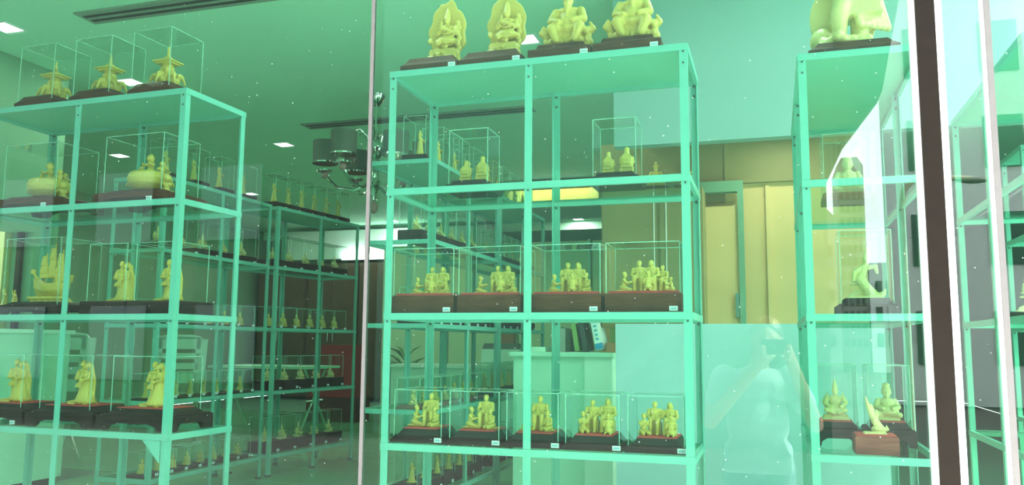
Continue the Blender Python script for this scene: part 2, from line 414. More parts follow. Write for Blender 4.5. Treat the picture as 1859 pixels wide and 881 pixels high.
def throne_deity():
    m = MB(); rnd = random.Random(5)
    m.frus((.66, .34), (.60, .30), 0, .05)
    for i in range(9): m.ell((-.28+.07*i, -.14, .1), (.038, .04, .06), 8)
    for i in range(24): m.ell((rnd.choice((-1, 1))*rnd.uniform(.12, .31), rnd.uniform(-.14, .1), rnd.uniform(.06, .3)), (rnd.uniform(.03, .06),)*3, 8)
    for s in (-1, 1): m.limb([(s*.26, -.05, .18), (s*.36, -.08, .26), (s*.32, -.1, .34)], [.045, .04, .02])
    m.frus((.5, .28), (.36, .24), .05, .24)
    m.ell((0, -.02, .3), (.24, .17, .09)); m.ell((0, .01, .44), (.15, .12, .18)); m.ell((0, -.07, .4), (.1, .1, .1)); m.ell((0, 0, .57), (.17, .1, .06))
    head(m, (0, -.03, .69), .075); m.frus((.15, .15), (.10, .10), .74, .86); m.box(-.13, .13, -.02, .02, .80, .835); m.ell((0, 0, .9), (.06, .06, .1))
    m.cap((0, -.1, .63), (0, -.12, .46), .045, .012)
    for s in (-1, 1):
        m.limb([(s*.17, 0, .56), (s*.22, -.07, .42), (s*.1, -.17, .38)], [.065, .06, .04])
        m.limb([(s*.1, -.05, .3), (s*.19, -.17, .28), (s*.12, -.19, .1)], [.09, .075, .05])
    return m
carve('throned_deity', throne_deity(), .215, .012, 1)
def shrine():
    m = MB(); m.frus((.62, .5), (.58, .46), 0, .05)
    for i in range(6):
        a = math.pi/6+i*math.pi/3; cx, cy = .2*math.cos(a), .16*math.sin(a); d = Vector((math.cos(a), math.sin(a)))
        m.ell((cx, cy, .17), (.11, .1, .12)); m.ell((cx+d.x*.1, cy+d.y*.09, .27), (.07, .07, .08))
        m.limb([(cx+d.x*.15, cy+d.y*.13, .27), (cx+d.x*.2, cy+d.y*.17, .15), (cx+d.x*.23, cy+d.y*.2, .08)], [.04, .03, .02])
        for s in (-1, 1):
            m.ell((cx+d.x*.07-s*d.y*.07, cy+d.y*.07+s*d.x*.07, .28), (.035, .035, .06)); m.cap((cx-s*d.y*.06, cy+s*d.x*.06, .14), (cx-s*d.y*.06, cy+s*d.x*.06, .03), .04, .04)
        m.ell((.13*math.cos(a+.5), .11*math.sin(a+.5), .4), (.055, .055, .11))
        m.ell((.13*math.cos(a), .11*math.sin(a), .44), (.035, .035, .05))
    m.lathe([(.16, .05), (.15, .3), (.11, .5), (.13, .58)], 12)
    m.frus((.40, .36), (.42, .38), .56, .60); m.frus((.52, .48), (.50, .46), .60, .64); m.frus((.44, .40), (.24, .22), .64, .70); m.frus((.18, .18), (.10, .10), .70, .76)
    m.lathe([(.05, .72), (.035, .8), (.045, .82), (.03, .88), (.022, 1.0)], 8)
    return m
carve('elephant_shrine', shrine(), .185, .011, 0)
def bowl():
    m = MB(); m.lathe([(.2, 0), (.34, .05), (.47, .2), (.5, .33), (.46, .44), (.40, .49), (.36, .47), (.2, .42)], 28)
    return m
def kids():
    m = MB()
    def kid(x, y, z, s, a):
        c, n = math.cos(a), math.sin(a); P = lambda u, v, h: (x+s*(c*u-n*v), y+s*(n*u+c*v), z+s*h)
        m.ell(P(0, 0, .12), .13*s); m.ell(P(0, 0, .28), (.1*s, .1*s, .15*s)); m.ell(P(0, -.02, .52), .125*s); m.ell(P(0, 0, .63), .05*s)
        for q in (-1, 1):
            m.limb([P(q*.1, 0, .36), P(q*.18, -.1, .28), P(q*.13, -.22, .34)], [.045*s, .04*s, .035*s]); m.limb([P(q*.08, 0, .1), P(q*.14, -.18, .08), P(q*.12, -.2, -.06)], [.065*s, .055*s, .045*s])
    kid(0, 0, .44, .62, 0); kid(-.26, .05, .38, .4, -.7); kid(.32, -.05, .38, .46, .7); kid(.5, -.12, .0, .62, .9)
    kid(-.42, -.02, .25, .38, -1.3); kid(.12, .25, .4, .42, 2.5)
    return m
carve('round_bowl', bowl(), .17, .02, 1); carve('climbing_child_group', kids(), .17, .014, 1)
def ship():
    m = MB(); H = []
    for i in range(9):
        t = i/8; x = -.34+.68*t; d = .15*math.sin(math.pi*min(.95, max(.1, t)))+.03; k = .04*abs(t-.5)*2; top = .3+.28*(t-.5)**2*1.6
        H.append((x, d, k+.06, top))
    vs = []; fs = []
    for x, d, b, t in H: vs += [(x, -d, t), (x, -d*.8, (b+t)/2), (x, 0, b), (x, d*.8, (b+t)/2), (x, d, t)]
    for i in range(8): fs += [(i*5+j, i*5+j+1, i*5+5+(j+1), i*5+5+j) for j in range(4)] + [(i*5+4, i*5, i*5+5, i*5+9)]
    fs += [(0, 4, 3, 2, 1), (40, 41, 42, 43, 44)]
    m.add(vs, fs)
    m.frus((.66, .3), (.56, .22), 0, .08)
    for i in range(10): m.ell((-.32+.07*i, -.13+.02*(i % 2), .07), (.06, .04, .035), 8)
    m.frus((.2, .18), (.22, .2), .34, .46, c=(.24, 0)); m.cap((-.33, 0, .4), (-.42, 0, .5), .03, .02); m.ell((-.43, 0, .52), (.05, .04, .05))
    for x, h in ((-.16, .84), (.02, 1.0), (.19, .88)):
        m.tube([(x, 0, .25), (x, 0, h)], .014, 8)
        for k in range(5):
            z = .42+(h-.5)*k/5; q = .085-.008*k
            m.prism([(x-q, z), (x+q, z), (x+q*.9, z+.085), (x-q*.9, z+.085)], -.05-.01*k % .02, -.015)
            m.tube([(x-q, -.03, z), (x+q, -.03, z)], .014, 6)
    return m
carve('sailing_junk', ship(), .225, .012, 0)
def couple():
    m = MB(); m.frus((.56, .36), (.5, .3), 0, .035)
    m.limb([(-.1, .02, .04), (-.09, .02, .45), (-.08, .02, .5)], [.055, .075, .08]); m.limb([(-.02, .03, .04), (-.02, .03, .45)], [.055, .07])
    m.ell((-.07, .02, .56), (.105, .085, .2)); m.ell((-.07, .02, .72), (.12, .08, .055)); head(m, (-.06, -.0, .88), .062); m.frus((.26, .2), (.2, .17), .36, .46, c=(-.07, .02))
    n = 20
    for k in range(14):                                      # bridal gown folds
        a = -2.4+k*.33; x0, y0 = .08+.05*math.cos(a), .0+.04*math.sin(a); x1, y1 = .1+.2*math.cos(a), -.02+.17*math.sin(a)
        m.limb([(x0, y0, .52), ((x0*2+x1)/3, (y0*2+y1)/3, .3), (x1, y1, .05)], [.045, .05, .045])
    m.ell((.08, -.01, .6), (.075, .065, .13)); m.ell((.08, -.01, .69), (.09, .06, .045)); head(m, (.065, -.02, .83), .055); m.ell((.1, .03, .86), (.055, .06, .07))
    for k in range(4): m.limb([(.12+.02*k, .04, .84), (.17+.03*k, .06, .5), (.22+.02*k, .03, .12)], [.03, .03, .03])
    m.limb([(.16, 0, .68), (.22, -.08, .56), (.1, -.13, .52)], [.035, .03, .025]); m.limb([(.0, -.01, .68), (.0, -.1, .57), (.08, -.13, .52)], [.035, .03, .025])
    m.limb([(-.19, .02, .71), (-.21, -.04, .55), (-.09, -.11, .54)], [.045, .04, .03]); m.limb([(.05, .05, .71), (.14, .06, .6), (.17, -.01, .6)], [.04, .035, .03])
    m.ell((.08, -.15, .52), (.055, .04, .05)); m.limb([(.06, -.16, .5), (.1, -.17, .34)], [.03, .012])
    for k in range(5): m.limb([(-.24-.02*k, .0-.03*k, .03), (.0, -.1-.01*k, .08)], [.03, .03])
    return m
carve('wedding_couple', couple(), .17, .011, 1)
def stupa():
    m = MB(); m.frus((.42, .36), (.40, .34), 0, .06); m.frus((.36, .3), (.38, .32), .06, .24); m.frus((.46, .38), (.44, .36), .24, .3)
    m.frus((.40, .32), (.40, .32), .3, .62)
    m.box(-.16, .16, -.185, -.15, .33, .6); m.box(-.12, .12, -.2, -.17, .37, .56)
    for k in range(6): m.ell((-.08+.08*(k % 3), -.2, .42+.09*(k//3)), (.022, .015, .03), 8)
    m.frus((.40, .32), (.20, .18), .62, .76); m.lathe([(.11, .74), (.095, .8), (.085, .93), (.1, .935), (.1, .965), (.07, .97), (.05, 1.0)], 14)
    for s in (-1, 1):
        m.ell((s*.2, -.12, .14), (.06, .07, .12)); m.ell((s*.22, -.05, .5), (.05, .05, .16)); m.cap((s*.2, 0, .46), (s*.28, 0, .46), .02, .02)
    return m
carve('carved_shrine_tower', stupa(), .098, .014, 1)
def buddha():
    m = MB(); m.lathe([(.3, 0), (.34, .05), (.30, .1), (.32, .16)], 16); m.ell((0, -.03, .22), (.34, .24, .1))
    m.ell((0, .02, .42), (.18, .14, .24)); m.ell((0, .02, .58), (.22, .12, .08)); head(m, (0, -.01, .78), .11); m.ell((0, 0, .93), (.06, .06, .08))
    for s in (-1, 1): m.limb([(s*.22, .02, .57), (s*.27, -.04, .38), (s*.08, -.2, .3)], [.075, .06, .045])
    return m
carve('seated_buddha', buddha(), .10, .02, 1)
def lady():
    m = MB(); m.lathe([(.2, 0), (.22, .04), (.17, .08)], 14)
    for k in range(8):
        a = k*.785; m.limb([(.05*math.cos(a), .04*math.sin(a), .55), (.07*math.cos(a), .06*math.sin(a), .3), (.13*math.cos(a), .11*math.sin(a), .07)], [.05, .055, .05])
    m.ell((0, 0, .6), (.085, .07, .14)); m.ell((0, 0, .7), (.11, .07, .05)); head(m, (0, -.01, .84), .062); m.ell((0, .01, .94), (.04, .04, .06))
    m.limb([(.1, 0, .7), (.15, -.07, .6), (.05, -.13, .64)], [.04, .04, .03]); m.limb([(-.1, 0, .7), (-.15, -.02, .8), (-.13, -.04, .95)], [.04, .035, .03])
    m.limb([(.1, .03, .62), (.17, .05, .4), (.13, .05, .15)], [.03, .03, .03])
    return m
carve('standing_lady', lady(), .17, .013, 1); 
sm = CARVE['standing_lady'].copy(); sm.transform(Matrix.Diagonal((.82, .82, .70, 1))); CARVE['small_lady'] = sm
def trio():
    m = MB(); m.frus((.8, .4), (.74, .36), 0, .08)
    for x, h in ((-.24, .8), (.0, 1.0), (.24, .78)):
        m.limb([(x, 0, .08), (x, 0, h*.5), (x, 0, h*.7)], [.14, .1, .1]); m.ell((x, 0, h*.72), (.13, .09, .08)); m.ell((x, -.02, h*.9), .08); m.ell((x, -.1, h*.55), (.1, .06, .08))
    return m
carve('figure_trio', trio(), .095, .022, 1)
def big_standing():
    m = MB(); m.frus((.40, .26), (.36, .24), 0, .03)
    for k in range(7): m.ell((-.15+.05*k, -.1+.02*abs(k-3)/2, .04), (.04, .045, .04), 8)
    m.ell((-.15, .02, .08), (.09, .08, .1))
    m.prism([(-.12+.11*math.cos(t), .27+.2*math.sin(t)) for t in [i*math.pi/8 for i in range(16)]], .05, .13)
    m.prism([(.15+.09*math.cos(t), .34+.3*math.sin(t)) for t in [i*math.pi/8 for i in range(16)]], .04, .12)
    m.limb([(-.04, -.06, .07), (-.03, -.1, .26), (.03, -.03, .42)], [.05, .065, .085]); m.ell((-.05, -.15, .05), (.05, .1, .04))
    m.limb([(.1, 0, .07), (.11, .0, .25), (.08, 0, .42)], [.06, .07, .085]); m.frus((.34, .26), (.24, .2), .22, .48, c=(.09, 0))
    for k in range(6): m.limb([(.05+.03*k, -.05, .46), (.1+.04*k, -.1+.03*k, .15)], [.035, .03])
    m.ell((.04, 0, .55), (.15, .11, .15)); m.ell((.04, 0, .66), (.17, .1, .07)); head(m, (.03, -.02, .82), .075); m.lathe([(.08, 0), (.05, .06), (.02, .12)], 10, (.03, 0, .87))
    m.ell((.02, -.12, .43), (.06, .05, .05)); m.limb([(.2, 0, .65), (.28, -.08, .52), (.2, -.18, .5)], [.055, .045, .04]); m.limb([(-.12, 0, .65), (-.2, -.06, .53), (-.08, -.16, .47)], [.055, .045, .04])
    return m
carve('large_standing_deity', big_standing(), .50, .012, 1, 'carved_pale')
def dancer():
    m = MB(); m.frus((.7, .36), (.6, .3), 0, .05); m.limb([(.12, 0, .06), (.02, -.02, .2), (-.08, 0, .4), (-.02, 0, .55), (.03, 0, .66)], [.13, .11, .09, .07, .06])
    m.limb([(.2, 0, .05), (.32, 0, .1), (.36, 0, .18)], [.07, .05, .02]); m.limb([(-.25, 0, .06), (-.1, 0, .12), (.1, 0, .1)], [.05, .06, .06])
    head(m, (.04, -.02, .72), .06); m.cap((.04, 0, .78), (.06, 0, 1.0), .06, .012)
    for k in range(5): m.ell((.06+.01*k, 0, .78+.045*k), (.07-.01*k, .05-.007*k, .03))
    m.limb([(-.04, 0, .6), (-.18, -.06, .5), (-.2, -.03, .36)], [.05, .04, .03]); m.limb([(.08, 0, .6), (.2, -.05, .62), (.22, -.03, .5)], [.05, .04, .03])
    for k in range(5): m.limb([(-.1, .03, .3+.05*k), (-.24+.02*k, .04, .28+.08*k)], [.04, .02])
    return m
carve('dancing_deity', dancer(), .20, .012, 1, 'carved_pale')
def crowned():
    m = MB(); m.frus((.62, .4), (.56, .36), 0, .06); m.frus((.5, .34), (.56, .38), .06, .12); m.ell((0, -.02, .22), (.27, .19, .1))
    m.ell((0, .02, .38), (.14, .1, .18)); m.ell((0, .02, .5), (.17, .09, .06)); head(m, (0, -.01, .64), .075); m.cap((0, 0, .7), (0, 0, .94), .07, .012)
    for s in (-1, 1):
        m.limb([(s*.17, .02, .5), (s*.22, -.06, .36), (s*.1, -.17, .3)], [.05, .045, .035]); m.limb([(s*.14, .06, .2), (s*.24, .07, .4), (s*.16, .05, .6)], [.06, .05, .02])
        m.limb([(s*.06, -.05, .24), (s*.2, -.18, .22), (s*.05, -.2, .15)], [.08, .06, .045])
    return m
carve('crowned_deity', crowned(), .15, .014, 1, 'carved_pale')
def plump():
    m = MB(); m.frus((.6, .4), (.54, .36), 0, .06); m.ell((0, 0, .22), (.3, .22, .16)); m.ell((0, .02, .42), (.2, .16, .18)); head(m, (0, -.01, .72), .13); m.ell((0, .0, .9), (.1, .1, .07))
    for s in (-1, 1): m.limb([(s*.2, .02, .5), (s*.28, -.05, .34), (s*.12, -.19, .3)], [.07, .06, .05]); m.limb([(s*.1, -.05, .16), (s*.28, -.16, .14)], [.1, .08])
    return m
carve('plump_seated_figure', plump(), .14, .016, 1, 'carved_pale')
def flame():
    m = MB(); m.frus((.6, .4), (.54, .36), 0, .05); m.ell((.1, 0, .12), (.2, .15, .1)); m.limb([(.14, 0, .12), (.02, 0, .34), (-.08, 0, .56), (-.16, 0, .82), (-.2, 0, 1.0)], [.13, .1, .075, .05, .015])
    m.limb([(.0, 0, .36), (.08, 0, .5), (.06, 0, .64)], [.07, .05, .02]); m.limb([(-.06, 0, .5), (-.02, 0, .66), (-.06, 0, .8)], [.05, .04, .015]); m.limb([(.2, 0, .1), (.32, 0, .12), (.3, 0, .22)], [.07, .05, .02])
    head(m, (-.02, -.1, .36), .06)
    return m
carve('flame_like_carving', flame(), .13, .014, 1, 'carved_pale')

# ------------------------------------------------------------------ plinths, cases, displays
PL = {}
def plinth_mesh(kind, wd, dp, h, m):
    key = (kind, round(wd, 3), round(dp, 3), round(h, 3), m)
    if key in PL: return PL[key]
    b = MB()
    if kind == 'step':
        b.frus((wd, dp), (wd, dp), 0, h*.42); b.frus((wd*.98, dp*.98), (wd*.90, dp*.90), h*.42, h*.62); b.frus((wd*.88, dp*.88), (wd*.76, dp*.78), h*.62, h)
    elif kind == 'tiers':
        b.frus((wd, dp), (wd, dp), 0, h*.22); b.frus((wd*.96, dp*.96), (wd*.96, dp*.96), h*.22, h*.30); b.frus((wd*.93, dp*.93), (wd*.90, dp*.90), h*.30, h*.46)
        b.frus((wd*.80, dp*.84), (wd*.64, dp*.70), h*.46, h)
    elif kind == 'box':
        b.frus((wd, dp), (wd, dp), 0, h*.88); b.frus((wd, dp), (wd*.985, dp*.98), h*.88, h)
    elif kind == 'shoulder':
        b.frus((wd, dp), (wd, dp), 0, h*.55); b.frus((wd, dp), (wd*.92, dp*.92), h*.55, h*.66); b.frus((wd*.80, dp*.82), (wd*.72, dp*.76), h*.66, h)
    elif kind == 'feet':
        z = h*.34
        P = [(-.5*wd, 0), (-.36*wd, 0), (-.33*wd, z*.6), (-.22*wd, z), (.22*wd, z), (.33*wd, z*.6), (.36*wd, 0), (.5*wd, 0), (.5*wd, h*.66), (.46*wd, h*.74), (-.46*wd, h*.74), (-.5*wd, h*.66)]
        b.prism(P, -dp/2, -dp/2+.02); b.prism(P, dp/2-.02, dp/2)
        Q = [(-.5*dp+.02, 0), (-.3*dp, 0), (-.24*dp, z), (.24*dp, z), (.3*dp, 0), (.5*dp-.02, 0), (.5*dp-.02, h*.66), (-.5*dp+.02, h*.66)]
        b.prism(Q[::-1], -wd/2, -wd/2+.02, axis='x'); b.prism(Q[::-1], wd/2-.02, wd/2, axis='x')
        b.frus((wd*.94, dp*.94), (wd*.92, dp*.92), h*.6, h*.75); b.frus((wd*.84, dp*.84), (wd*.66, dp*.7), h*.75, h)
    PL[key] = b.mesh('plinth', m); return PL[key]
TOPF = {'step': (.76, .78), 'tiers': (.64, .70), 'box': (.93, .86), 'shoulder': (.72, .76), 'feet': (.66, .7)}
CS = {}
def case_mesh(w_, d_, h_, e=.0013):
    key = (round(w_, 3), round(d_, 3), round(h_, 3), e)
    if key in CS: return CS[key]
    b = MB(); x, y = w_/2, d_/2
    V = [(-x,-y,0),(x,-y,0),(x,y,0),(-x,y,0),(-x,-y,h_),(x,-y,h_),(x,y,h_),(-x,y,h_)]
    b.add(V, [(4,5,6,7),(0,1,5,4),(1,2,6,5),(2,3,7,6),(3,0,4,7)], 0)
    for sx in (-1, 1):
        for sy in (-1, 1): b.box(sx*x-e, sx*x+e, sy*y-e, sy*y+e, 0, h_, 1)
        b.box(sx*x-e, sx*x+e, -y, y, h_-e, h_+e, 1)
    for sy in (-1, 1): b.box(-x, x, sy*y-e, sy*y+e, h_-e, h_+e, 1)
    CS[key] = b.mesh('glass_cover', ['case_glass', 'glass_edge'], smooth=False); return CS[key]
tg = MB().box(-.014, .014, -.0015, 0, 0, .016).mesh('price_tag', 'tag_paper')
ti = MB()
for k in range(5): ti.box(-.009+.0038*k, -.0066+.0038*k, -.0019, -.0014, .005, .011)
ti = ti.mesh('print', 'tag_ink')
FELT = {}
def display(name, label, cat, loc, rz, pk, wd, dp, h, m, figs, case=None, felt=0, tagx=None, group=None, fz=0):
    """figs: list of (part name, carving, dx, dy, rot, scale, dz)"""
    t = tag(empty(name, loc, rz), label, cat, group)
    p = link('plinth', plinth_mesh(pk, wd, dp, h, m), t)
    top = h
    if felt:
        k = (round(wd, 3), round(dp, 3), pk, felt)
        if k not in FELT:
            tw, td = TOPF[pk]; FELT[k] = MB().frus((wd*tw*.98, dp*td*.98), (wd*tw*.98, dp*td*.98), 0, felt).mesh('felt_mat', 'felt')
        link('felt_mat', FELT[k], t, (0, 0, h)); top += felt
    for f in figs:
        nm, key, dx, dy, ro, sc, dz = f
        o = link(nm, CARVE[key], t, (dx, dy, top+dz), ro); o.scale = (sc, sc, sc)
    if case:
        cw, cd, ch, cz = case
        link('glass_cover', case_mesh(cw, cd, ch), t, (0, 0, h*cz))
    if tagx is not None:
        g = link('price_tag', tg, p, (tagx, -dp/2-.0005, .004)); link('print', ti, g)
    return t
Z0, Z1, Z2, Z3, Z4 = [z+.001 for z in LV]
# --- family group rack, top
for x, wd in ((-1.214, .232), (-.970, .246)):
    display('deity_statuette', 'yellow carved deity against a leaf-shaped backing, on top of the family group rack', 'statuette', (x, 2.905, Z0), 0, 'step', wd, .2, .056, 'plinth_brown',
            [('leaf_backed_deity', 'leaf_backed_deity', .025, 0, 0, 1.12, -.002)], None, 0, wd/2-.022, 'leaf-backed deities on the family group rack')
for x, wd in ((-.709, .232), (-.466, .242)):
    display('deity_statuette', 'yellow carved robed deity on a rocky throne, on top of the family group rack', 'statuette', (x, 2.915, Z0), 0, 'shoulder', wd, .22, .060, 'plinth_brown',
            [('throned_deity', 'throned_deity', .008, .01, 0, 1.28, -.002)], None, 0, wd/2-.024, 'throned deities on the family group rack')
# --- family group rack, second shelf: twin shrine towers
for x, lab in ((-1.088, 'pair of yellow carved shrine towers cased on black plinth, nearer the chandelier'), (-.530, 'pair of yellow carved shrine towers cased on black plinth, before the ochre room')):
    display('shrine_tower_pair', lab, 'statuette', (x, 2.98, Z1), 0, 'shoulder', .178, .16, .045, 'plinth_black',
            [('shrine_tower', 'carved_shrine_tower', -.034, 0, 0, .92, -.001), ('shrine_tower', 'carved_shrine_tower', .034, 0, 0, 1.05, -.001)], (.155, .14, .21, .66), 0, None, 'shrine tower pairs')
# --- third shelf: families on long brown boxes
FA, MO, KN, CR = 'seated_father', 'seated_mother', 'kneeling_child', 'crouching_child'
hp = math.pi/2
FAM3 = [(-1.226, .244, [(FA, -.012, .02, 0, .95), (MO, .030, .02, 0, .95), (KN, -.056, -.02, hp, .92), (CR, .010, -.045, math.pi, .95), (KN, .058, -.015, -hp, .95)], 'five people, cased, at the end post by the chandelier'),
        (-.970, .240, [(FA, -.005, .02, 0, .95), (MO, .034, .02, 0, .95), (KN, -.060, -.02, hp, .92), (CR, .026, -.045, math.pi, .95), (KN, .064, -.015, -hp, .95)], 'five people, cased, next to the middle post'),
        (-.690, .254, [(FA, -.018, .02, 0, 1), (MO, .020, .02, 0, 1), (KN, -.060, -.02, hp, .95), (CR, .014, -.045, math.pi, .95), (CR, .058, -.01, -.6, 1.0)], 'five people, cased, just past the middle post'),
        (-.421, .258, [(FA, -.028, .02, 0, 1.02), (MO, .014, .02, 0, 1.02), (FA, .052, .03, -.5, .86), (KN, -.075, -.02, hp, 1), (CR, .012, -.045, math.pi, 1), (KN, .086, -.01, -hp, .72)], 'six people, cased, at the end post before the ochre room')]
for x, wd, fs, lb in FAM3:
    display('family_group', 'yellow carved family of '+lb, 'statuette', (x, 2.92, Z2), 0, 'box', wd, .20, .064, 'plinth_brown',
            [(f[0], f[0], f[1], f[2], f[3], f[4], 0) for f in fs], (wd*.97, .185, .175, .99), .009, wd/2-.026)
# --- fourth shelf: small families on tiered black plinths
THREE = [(FA, .008, .01, 0, 1.08), (KN, -.040, -.02, hp, 1.1), (CR, .040, -.03, -.5, 1.05)]
FAM4 = [(-1.244, THREE, 'father and two kneeling children, tiered plinth at the end post'), (-1.026, THREE, 'father and two kneeling children, tiered plinth just before the middle post'),
        (-.812, [(FA, .0, .01, 0, 1.08), (KN, -.044, -.02, hp, 1.0), (CR, .040, -.03, -.5, 1.05)], 'father and two kneeling children, tiered plinth just past the middle post'),
        (-.600, [(FA, -.022, .02, 0, 1), (MO, .032, .02, 0, 1.05), (KN, -.046, -.03, .5, 1.05), (CR, .046, -.045, math.pi, 1)], 'two parents and two children, second from the end post'),
        (-.385, [(FA, -.018, .02, 0, 1), (MO, .034, .015, 0, .98), (KN, -.05, -.03, .5, 1.05), (CR, .044, -.045, math.pi, 1)], 'two parents and two children, right at the end post by the white partition')]
for x, fs, lb in FAM4:
    display('family_group', 'yellow carved '+lb, 'statuette', (x, 2.94, Z3), 0, 'tiers', .208, .22, .046, 'plinth_black',
            [(f[0], f[0], f[1], f[2], f[3], f[4], 0) for f in fs], (.185, .195, .172, .32), .004, .085)
# --- couple rack
rL = -.026
def lp(x, y=0): return x, 2.9 - (x+2.246)*.026 + y
for x in (-3.09, -2.775, -2.46):
    X, Y_ = lp(x)
    display('elephant_shrine', 'yellow carved elephant shrine with spire in a tall glass case, on the couple rack', 'statuette', (X, Y_-.03, Z0), rL, 'step', .215, .215, .056, 'plinth_brown',
            [('elephant_shrine', 'elephant_shrine', .0, 0, 0, 1.0, -.001)], (.195, .195, .26, .42), 0, None, 'elephant shrines on the couple rack')
for x, lb in ((-3.10, 'nearer the side wall'), (-2.535, 'beside the corner post')):
    X, Y_ = lp(x)
    t = display('bowl_of_children', 'yellow carved round bowl with climbing children, cased, '+lb, 'statuette', (X, Y_+.0, Z1), rL, 'feet', .37, .26, .060, 'plinth_brown',
            [('bowl', 'round_bowl', -.01, 0, 0, 1.08, -.001), ('climbing_child_group', 'climbing_child_group', -.01, 0, 0, 1.32, -.02)], (.30, .22, .245, .76), 0, .11)
X, Y_ = lp(-3.07)
display('ship_carving', 'yellow carved three-masted sailing junk in a glass case', 'statuette', (X, Y_+.02, Z2), rL, 'feet', .36, .26, .058, 'plinth_black', [('sailing_junk', 'sailing_junk', .0, 0, 0, 1.2, -.001)], (.31, .22, .29, .76))
for x, lb in ((-2.665, 'cased beside the sailing junk'), (-2.415, 'cased behind the corner post')):
    X, Y_ = lp(x)
    display('wedding_couple', 'yellow carved wedding couple on black plinth, '+lb, 'statuette', (X, Y_+.02, Z2), rL, 'box', .236, .24, .055, 'plinth_black', [('wedding_couple', 'wedding_couple', -.0, -.01, 0, 1.1, 0)], (.20, .20, .245, .95))
for x, rr in ((-3.21, .2), (-2.835, -.1), (-2.455, -.15)):
    X, Y_ = lp(x)
    display('wedding_couple', 'yellow carved wedding couple on a black stand with carved feet', 'statuette', (X, Y_+.015, Z3), rL, 'feet', .36, .27, .085, 'plinth_black', [('wedding_couple', 'wedding_couple', 0, -.01, rr, 1.14, 0)], (.27, .21, .235, .7), .003, .13 if x < -3 else None, 'wedding couples on footed stands')
# --- racks behind: rows of small cased figurines facing the aisle (+x)
def rowset(rackname, ox, oy, wd, ln, rz, spec):
    c, s = math.cos(rz), math.sin(rz)
    for lv, key, n, pw, ph, pm, ch, part, sc in spec:
        step = (ln-.06)/n
        for i in range(n):
            lx, ly = wd-.015-pw*.4-.07, .03+step*(i+.5)
            x = ox+c*lx-s*ly; y = oy+s*lx+c*ly
            nm, lab, grp = part
            display(nm, lab+' '+rackname, 'statuette', (x, y, LV[lv]+.001), rz+hp+random.uniform(-.05, .05), 'box' if ph > .03 else 'step', min(pw, step*.93), .15, ph, pm,
                    [('figurine', key, 0, 0, 0, sc*random.uniform(.93, 1.06), 0)], (min(pw, step*.93)*.94, .135, ch, .9), 0, min(pw, step*.93)/2-.02, grp+' '+rackname)
S = lambda what: ('cased_figurine', what, what)
nA = 'on the rack behind the wedding couple rack'
rowset(nA, -3.95, 4.2, .39, 1.15, 0, [
    (0, 'standing_lady', 4, .15, .045, 'plinth_black', .22, S('tall cased yellow standing lady'), .95),
    (1, 'crowned_deity', 5, .17, .05, 'plinth_black', .20, S('cased yellow crowned deity'), .8),
    (2, 'seated_buddha', 6, .16, .012, 'plinth_black', .14, S('cased yellow seated figurine on thin base'), .95),
    (3, 'small_lady', 8, .13, .012, 'plinth_black', .15, S('cased yellow small lady figurine'), .85),
    (4, 'seated_buddha', 8, .12, .02, 'plinth_black', .13, S('low cased yellow seated figurine'), .85)])
nB = 'on the farther rack under the chandelier'
rowset(nB, -3.925, 5.46, .385, 1.06, R(-6.5), [
    (0, 'standing_lady', 6, .15, .05, 'plinth_black', .22, S('tall cased yellow standing lady'), .9),
    (1, 'crowned_deity', 5, .17, .06, 'plinth_black', .20, S('cased yellow crowned deity'), .75),
    (2, 'seated_buddha', 6, .16, .012, 'plinth_black', .15, S('cased yellow seated figurine on thin base'), 1.05),
    (3, 'crowned_deity', 5, .18, .07, 'plinth_black', .19, S('yellow crowned deity on tall black block'), .75),
    (4, 'crowned_deity', 5, .18, .08, 'plinth_black', .19, S('yellow crowned deity on black block near the floor'), .8)])
nC = 'on the rack behind the family group rack'
rowset(nC, -2.18, 4.2, .41, 1.15, 0, [
    (0, 'standing_lady', 4, .19, .045, 'plinth_black', .23, S('tall cased yellow standing lady'), .92),
    (1, 'crowned_deity', 6, .17, .06, 'plinth_black', .20, S('cased yellow crowned deity'), .75),
    (2, 'figure_trio', 7, .15, .045, 'plinth_black', .16, S('cased yellow trio of figures'), .8),
    (3, 'seated_buddha', 7, .15, .02, 'plinth_red', .15, S('cased yellow seated figurine on red base'), .95),
    (4, 'small_lady', 6, .16, .06, 'plinth_black', .19, S('cased yellow small lady on black block'), .9)])
nD = 'on the farther rack behind the family group rack'
rowset(nD, -2.18, 5.39, .41, 1.15, 0, [
    (0, 'standing_lady', 5, .16, .045, 'plinth_black', .22, S('tall cased yellow standing lady'), .85),
    (1, 'figure_trio', 7, .15, .055, 'plinth_black', .17, S('cased yellow trio of figures'), .85),
    (2, 'seated_buddha', 7, .15, .06, 'plinth_black', .15, S('cased yellow seated figurine'), .8),
    (3, 'small_lady', 6, .16, .05, 'plinth_black', .18, S('cased yellow small lady on black block'), .95),
    (4, 'crowned_deity', 5, .17, .06, 'plinth_black', .18, S('cased yellow crowned deity near the floor'), .8)])
